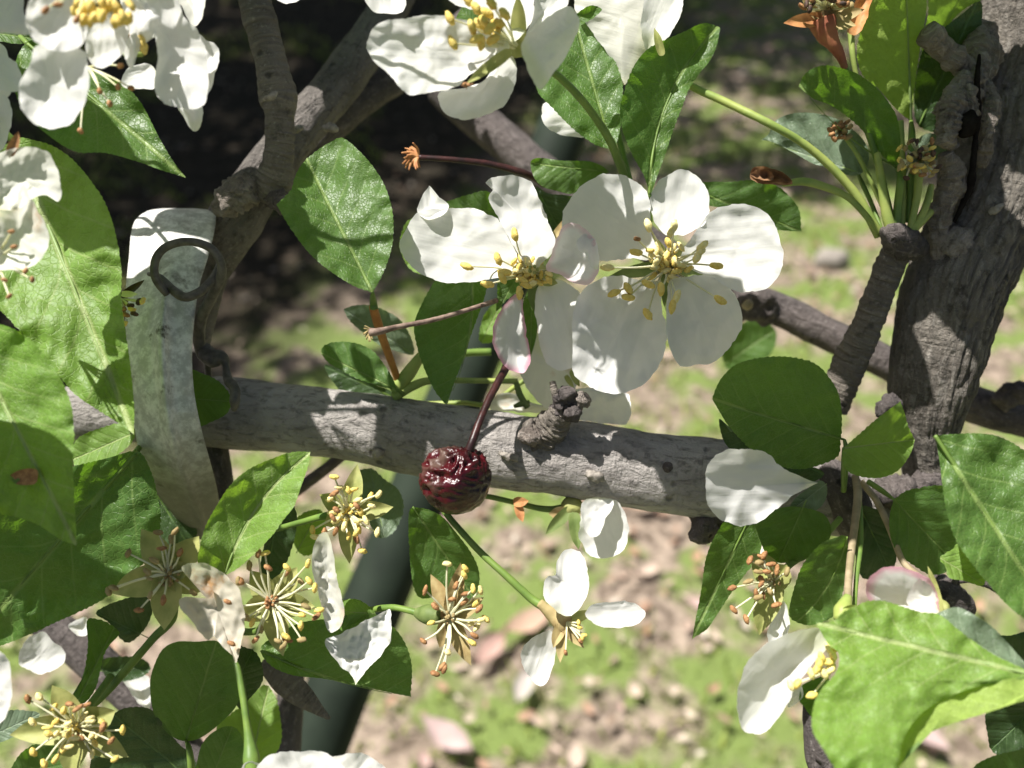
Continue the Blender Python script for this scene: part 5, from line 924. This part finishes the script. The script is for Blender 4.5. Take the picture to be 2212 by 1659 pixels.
# dried blossoms and clusters at the right
e = flower('dried red brown blossom with orange sepals at the top edge', (1790, 10), 19, SG, 'spent_blossom', 'spent blossom')
mb = MB(); tube(mb, [(1775, 45, 19, 30), (1785, 70, 19, 24), (1800, 95, 19, 15), (1815, 120, 19.1, 10), (1825, 148, 19.2, 7)], seg=4, sides=20, rough=.12, rfreq=5); mb.build('receptacle', 'calyx_red', e)
for t, m in [((1692, 50), 'orange_tip'), ((1868, 20), 'sepal_dry'), ((1850, 55), 'sepal_dry'), ((1730, -10), 'sepal_dry'), ((1840, -20), 'sepal_dry')]: sepal(e, (1780, 40), t, 32, 19, 18.7, m)
ring_stamens(e, (1790, 20), 18.9, 26, 18, 62, mats=['anther_brown', 'anther_black', 'sepal_dry'], a0=180, a1=360, al=9, aw=6)
stalk(e, [(1822, 135, 19.2, 7), (1850, 220, 19.6, 7), (1890, 330, 20, 7), (1925, 470, 20.4, 7)], 'stalk')
e = flower('orange petal remnant glowing behind the dried red brown blossom', (1865, 50), 20, FG)
petal(e, [(1830, 70), (1840, 20), (1865, -20), (1885, -10), (1875, 30), (1862, 65), (1845, 78)], (1840, 75), (1880, -20), 20, 'orange_tip'); stalk(e, [(1838, 70, 20, 7), (1842, 120, 20, 6), (1850, 165, 20.1, 5)], 'stalk_yellow')
e = flower('tan cluster of dried stamens with black tips pressed against the trunk', (1985, 350), 19.6, SG, 'spent_blossom', 'spent blossom')
core(e, (1985, 355), 19.8, 26, 'sepal_dry', .2); ring_stamens(e, (1985, 345), 19.7, 34, 8, 50, mats=['anther_black', 'anther_brown', 'sepal_dry', 'pollen'], al=8, aw=5.5, sq=1.0)
stalk(e, [(1985, 372, 19.9, 10), (1980, 430, 20, 8), (1965, 500, 20.1, 8)], 'stalk_yellow')
e = flower('tiny knot of brown dried stamens on the face of the round waxy leaf', (1818, 280), 20, SG, 'spent_blossom', 'spent blossom')
core(e, (1818, 282), 20.1, 12, 'sepal_dry', .1); ring_stamens(e, (1818, 282), 20.1, 14, 6, 24, mats=['anther_brown', 'sepal_dry'], al=8, aw=6, dz=(-.25, 0)); stalk(e, [(1822, 292, 20.15, 5), (1850, 330, 20.2, 5), (1890, 410, 20.3, 5), (1920, 480, 20.3, 5)], 'stalk_yellow')
e = flower('shrivelled brown petal on a pale stalk above the blunt dark leaf', (1660, 380), 19.6, SG, 'spent_blossom', 'spent blossom')
for o, b, t in [([(1620, 385), (1625, 365), (1650, 359), (1680, 368), (1705, 382), (1712, 398), (1680, 398), (1645, 396)], (1712, 395), (1620, 375)), ([(1622, 378), (1640, 366), (1665, 372), (1670, 388), (1645, 390)], (1670, 388), (1622, 376))]: petal(e, o, b, t, 19.5, 'dried', crink=.16, cup=-.25, name='shrivelled_petal')
mb = MB(); tube(mb, [(1690, 398, 19.6, 6), (1735, 392, 19.6, 9), (1780, 403, 19.7, 9), (1830, 425, 19.9, 8), (1870, 465, 20.1, 8), (1900, 505, 20.3, 8)], sides=10, flat=.6); mb.build('stalk', 'stalk_yellow', e)
SGp = 'bare stems rising from the side twig'
for k, (lab, p) in enumerate([('straight pale stem rising to the sunlit upright leaf', [(1945, 262, 20.4, 7), (1948, 330, 20.3, 7), (1950, 420, 20.2, 8), (1945, 512, 20.2, 9)]), ('stout stem leaning from the side twig up to the folded leaf', [(1895, 330, 19.8, 7), (1905, 400, 19.9, 9), (1915, 460, 20, 11), (1930, 515, 20.1, 12)]),
    ('short stem curving from the side twig toward the trunk bark', [(2012, 400, 20.2, 6), (1998, 450, 20.1, 8), (1975, 490, 20.1, 9), (1950, 520, 20.2, 10)]), ('low stem branching sideways at the head of the side twig', [(2010, 458, 20.3, 8), (1988, 478, 20.1, 11), (1968, 500, 20.1, 10), (1945, 525, 20.2, 10)])]):
    mb = MB(); tube(mb, p, seg=6, sides=12, rough=.05); tagit(mb.build('stem', 'stalk_yellow', loc=P(*p[-1][:3])), lab, 'stem', SGp)
# stems behind centre
for lab, p, m in [('orange brown stem dropping from the serrated oval leaf to the branch', [(806, 662, 19.2, 9), (812, 685, 19.6, 10), (830, 740, 20.2, 9), (852, 800, 20.8, 8), (862, 830, 21, 8)], 'stalk_orange'),
    ('thick yellow stem slanting behind the keel shaped leaf', [(850, 845, 21, 14), (880, 810, 21, 15), (920, 760, 21.4, 10), (980, 730, 22, 8), (1010, 715, 22.4, 6)], 'stalk_yellow'),
    ('pale yellow stem crossing above the branch behind the crabapple stalk', [(850, 858, 21, 11), (890, 835, 21, 10), (930, 822, 21.2, 8), (1010, 822, 21.5, 6), (1118, 824, 21.6, 6)], 'stalk_yellow'),
    ('blurred green stem fanning out behind the dry stalk', [(930, 790, 22.6, 6), (990, 765, 22.8, 8), (1060, 760, 23, 8)], 'stalk')]:
    mb = MB(); tube(mb, p, seg=6, sides=12, rough=.06); tagit(mb.build('stem', m, loc=P(*p[0][:3])), lab, 'stem', 'stems behind the keel shaped leaf')
e = flower('tiny dried blossom with dark anthers wedged between the light leaf and the metal strip', (262, 650), 18.6, SG, 'spent_blossom', 'spent blossom')
sepal(e, (262, 640), (313, 604), 16, 18.4, 18.2, 'stalk_red'); sepal(e, (262, 635), (298, 635), 14, 18.4, 18.3, 'filament'); core(e, (262, 650), 18.6, 14, 'sepal_dry', .15)
for x, y in [(308, 650), (300, 652), (285, 668), (290, 678), (272, 680), (282, 660), (268, 700), (265, 668)]: stamen(e, (262, 645), 18.5, (x, y), 18.2, 2.2, 8, 6, random.choice(['anther_black', 'anther_brown', 'pollen']))
# ---------------------------------------------------------------- unseen trees added for the shade their crowns cast on the ground
def shade_tree(x, y, h, cz, rx_, rz, n, label, thr=.02):
    e = empty('tree', (x, y, 0), label, 'tree')
    def tw(pts, sides=14):
        mb = MB(); V = []; F = []
        for i, (px, py, pz, r) in enumerate(pts):
            for k in range(sides): a = 2 * math.pi * k / sides; V.append(Vector((px + r * math.cos(a) * (1 + .1 * noise.noise(Vector((px * 3, pz * 2, k)))), py + r * math.sin(a), pz)))
        for i in range(len(pts) - 1):
            for k in range(sides): j = (k + 1) % sides; F.append((i * sides + k, i * sides + j, (i + 1) * sides + j, (i + 1) * sides + k))
        return mb.add(V, F, [(v.x * 100, v.z * 100) for v in V])
    mb = tw([(x, y, -.05, .13), (x + .03, y, .4, .10), (x, y + .04, 1.2, .085), (x - .03, y, 2.0, .07), (x, y, cz, .05), (x, y, cz + rz * .6, .02)])
    for k in range(9):
        a = k * 2.4; z0 = 1.5 + k * .17
        V = []; F = []; m2 = tw([(x + math.cos(a) * t * rx_ * .8, y + math.sin(a) * t * rx_ * .8, z0 + t * .9, .035 * (1 - t) + .006) for t in (0, .3, .6, 1)], 8); mb.add(m2.v, m2.f, m2.uv)
    mb.build('trunk', 'bark_rough', e)
    V, F, C = [], [], []; r = random.Random(9); i = 0
    while i < n:
        dx, dy, dz = r.uniform(-1, 1), r.uniform(-1, 1), r.uniform(-1, 1)
        if dx * dx + dy * dy + dz * dz > 1: continue
        if noise.noise(Vector((dx * 5 + x, dy * 5, dz * 2))) < thr: i += 1; continue
        c = Vector((x + dx * rx_, y + dy * rx_, cz + dz * rz)); a = Vector((r.uniform(-1, 1), r.uniform(-1, 1), r.uniform(-.5, .5))).normalized() * .036
        b = a.cross(Vector((r.uniform(-.5, .5), r.uniform(-.5, .5), 1))).normalized() * .018; n0 = len(V)
        V += [c - a, c - a * .2 + b, c + a, c - a * .2 - b]; F += [(n0, n0 + 1, n0 + 2), (n0, n0 + 2, n0 + 3)]; g = r.uniform(.7, 1.2); C += [(.05 * g, .11 * g, .025 * g)] * 4; i += 1
    me = bpy.data.meshes.new('crown'); me.from_pydata([tuple(v - Vector((x, y, 0))) for v in V], [], F); me.update()
    at_ = me.color_attributes.new('tint', 'FLOAT_COLOR', 'POINT'); at_.data.foreach_set('color', [q for c in C for q in (*c, 1)])
    me.materials.append(M['grass']); o = bpy.data.objects.new('crown', me); COL.objects.link(o); o.parent = e
shade_tree(-2.55, 3.3, 3, 2.7, 1.9, 1.0, 70000, 'unseen leafy tree added outside the frame so its crown shades the dark soil bed')
shade_tree(.25, 4.75, 3, 2.6, 2.4, .8, 90000, 'unseen smaller leafy tree added beyond the frame to dapple the lawn with shade', .05)
# unseen leaves added along the sun direction to shade chosen spots
def frame_px(p):
    r = p - CAM; d = -r.dot(BK); return (1106 + r.dot(RX) / (K * d), 829.5 - r.dot(UP) / (K * d), d * 100)
def shoot(label, targets):
    e = None; pos = []
    for (x, y, d, L) in targets:
        t = P(x, y, d); s = .03
        while s < .6:
            q = t + S * s; fx, fy, fd = frame_px(q)
            m = L * .62 / (K * fd)
            if fd < 2 or fx < -m or fx > 2212 + m or fy < -m: break
            s += .004
        pos.append((q, L))
    e = empty('shade_leaves', pos[0][0], label, 'leafy shoot')
    for q, L in pos:
        a = (S.cross(Vector((random.uniform(-1, 1), random.uniform(-1, 1), random.uniform(-1, 1))))).normalized(); b = (S * 1 + a * random.uniform(-.3, .3)).normalized().cross(a)
        V = []; F = []; UVs = []
        for i in range(13):
            t = i / 12; w_ = math.sin(math.pi * t ** .8) ** .8 * .33 if 0 < t < 1 else 0
            for k in (-1, -.5, 0, .5, 1): V.append(q + (a * (t - .5) + b * w_ * k + S * (.10 * abs(k) * w_ * 3 - .3 * (t - .5) ** 2)) * L / 100); UVs.append((.5 + k * w_, t))
        for i in range(12):
            for k in range(4): n0 = i * 5 + k; F.append((n0, n0 + 1, n0 + 6, n0 + 5))
        mb = MB(); mb.add(V, F, UVs); mb.build('leaf', 'mature', e)
    pp = sorted([q for q, L in pos], key=lambda v: v.x); mb = MB()
    tw = [(x_, min(y_, -160), d_, 8) for x_, y_, d_ in (frame_px(p - S * .004) for p in pp) if y_ < 0]
    if len(tw) > 1: tube(mb, tw, seg=60, sides=8); mb.build('twig', 'bark_twig', e)
shoot('unseen leafy shoot added above the frame to shade the trunk', [(2190, 250, 21, 4), (2060, 470, 21, 3.2), (2150, 700, 21, 4), (1870, 700, 21, 3)])
shoot('unseen leafy shoot added above the frame to shade the bare twig and the branch fork', [(590, 150, 20.8, 3.2), (600, 360, 21, 3.2), (740, 150, 24, 4), (520, 520, 22, 3), (830, 60, 25.5, 3.5)])
shoot('unseen leafy shoot added above the frame to shade the ends of the level branch', [(1590, 1020, 21, 3.8), (1720, 900, 18.4, 4), (575, 910, 21, 3.2), (100, 1280, 18.5, 4.5), (430, 1480, 18.7, 3.4)])
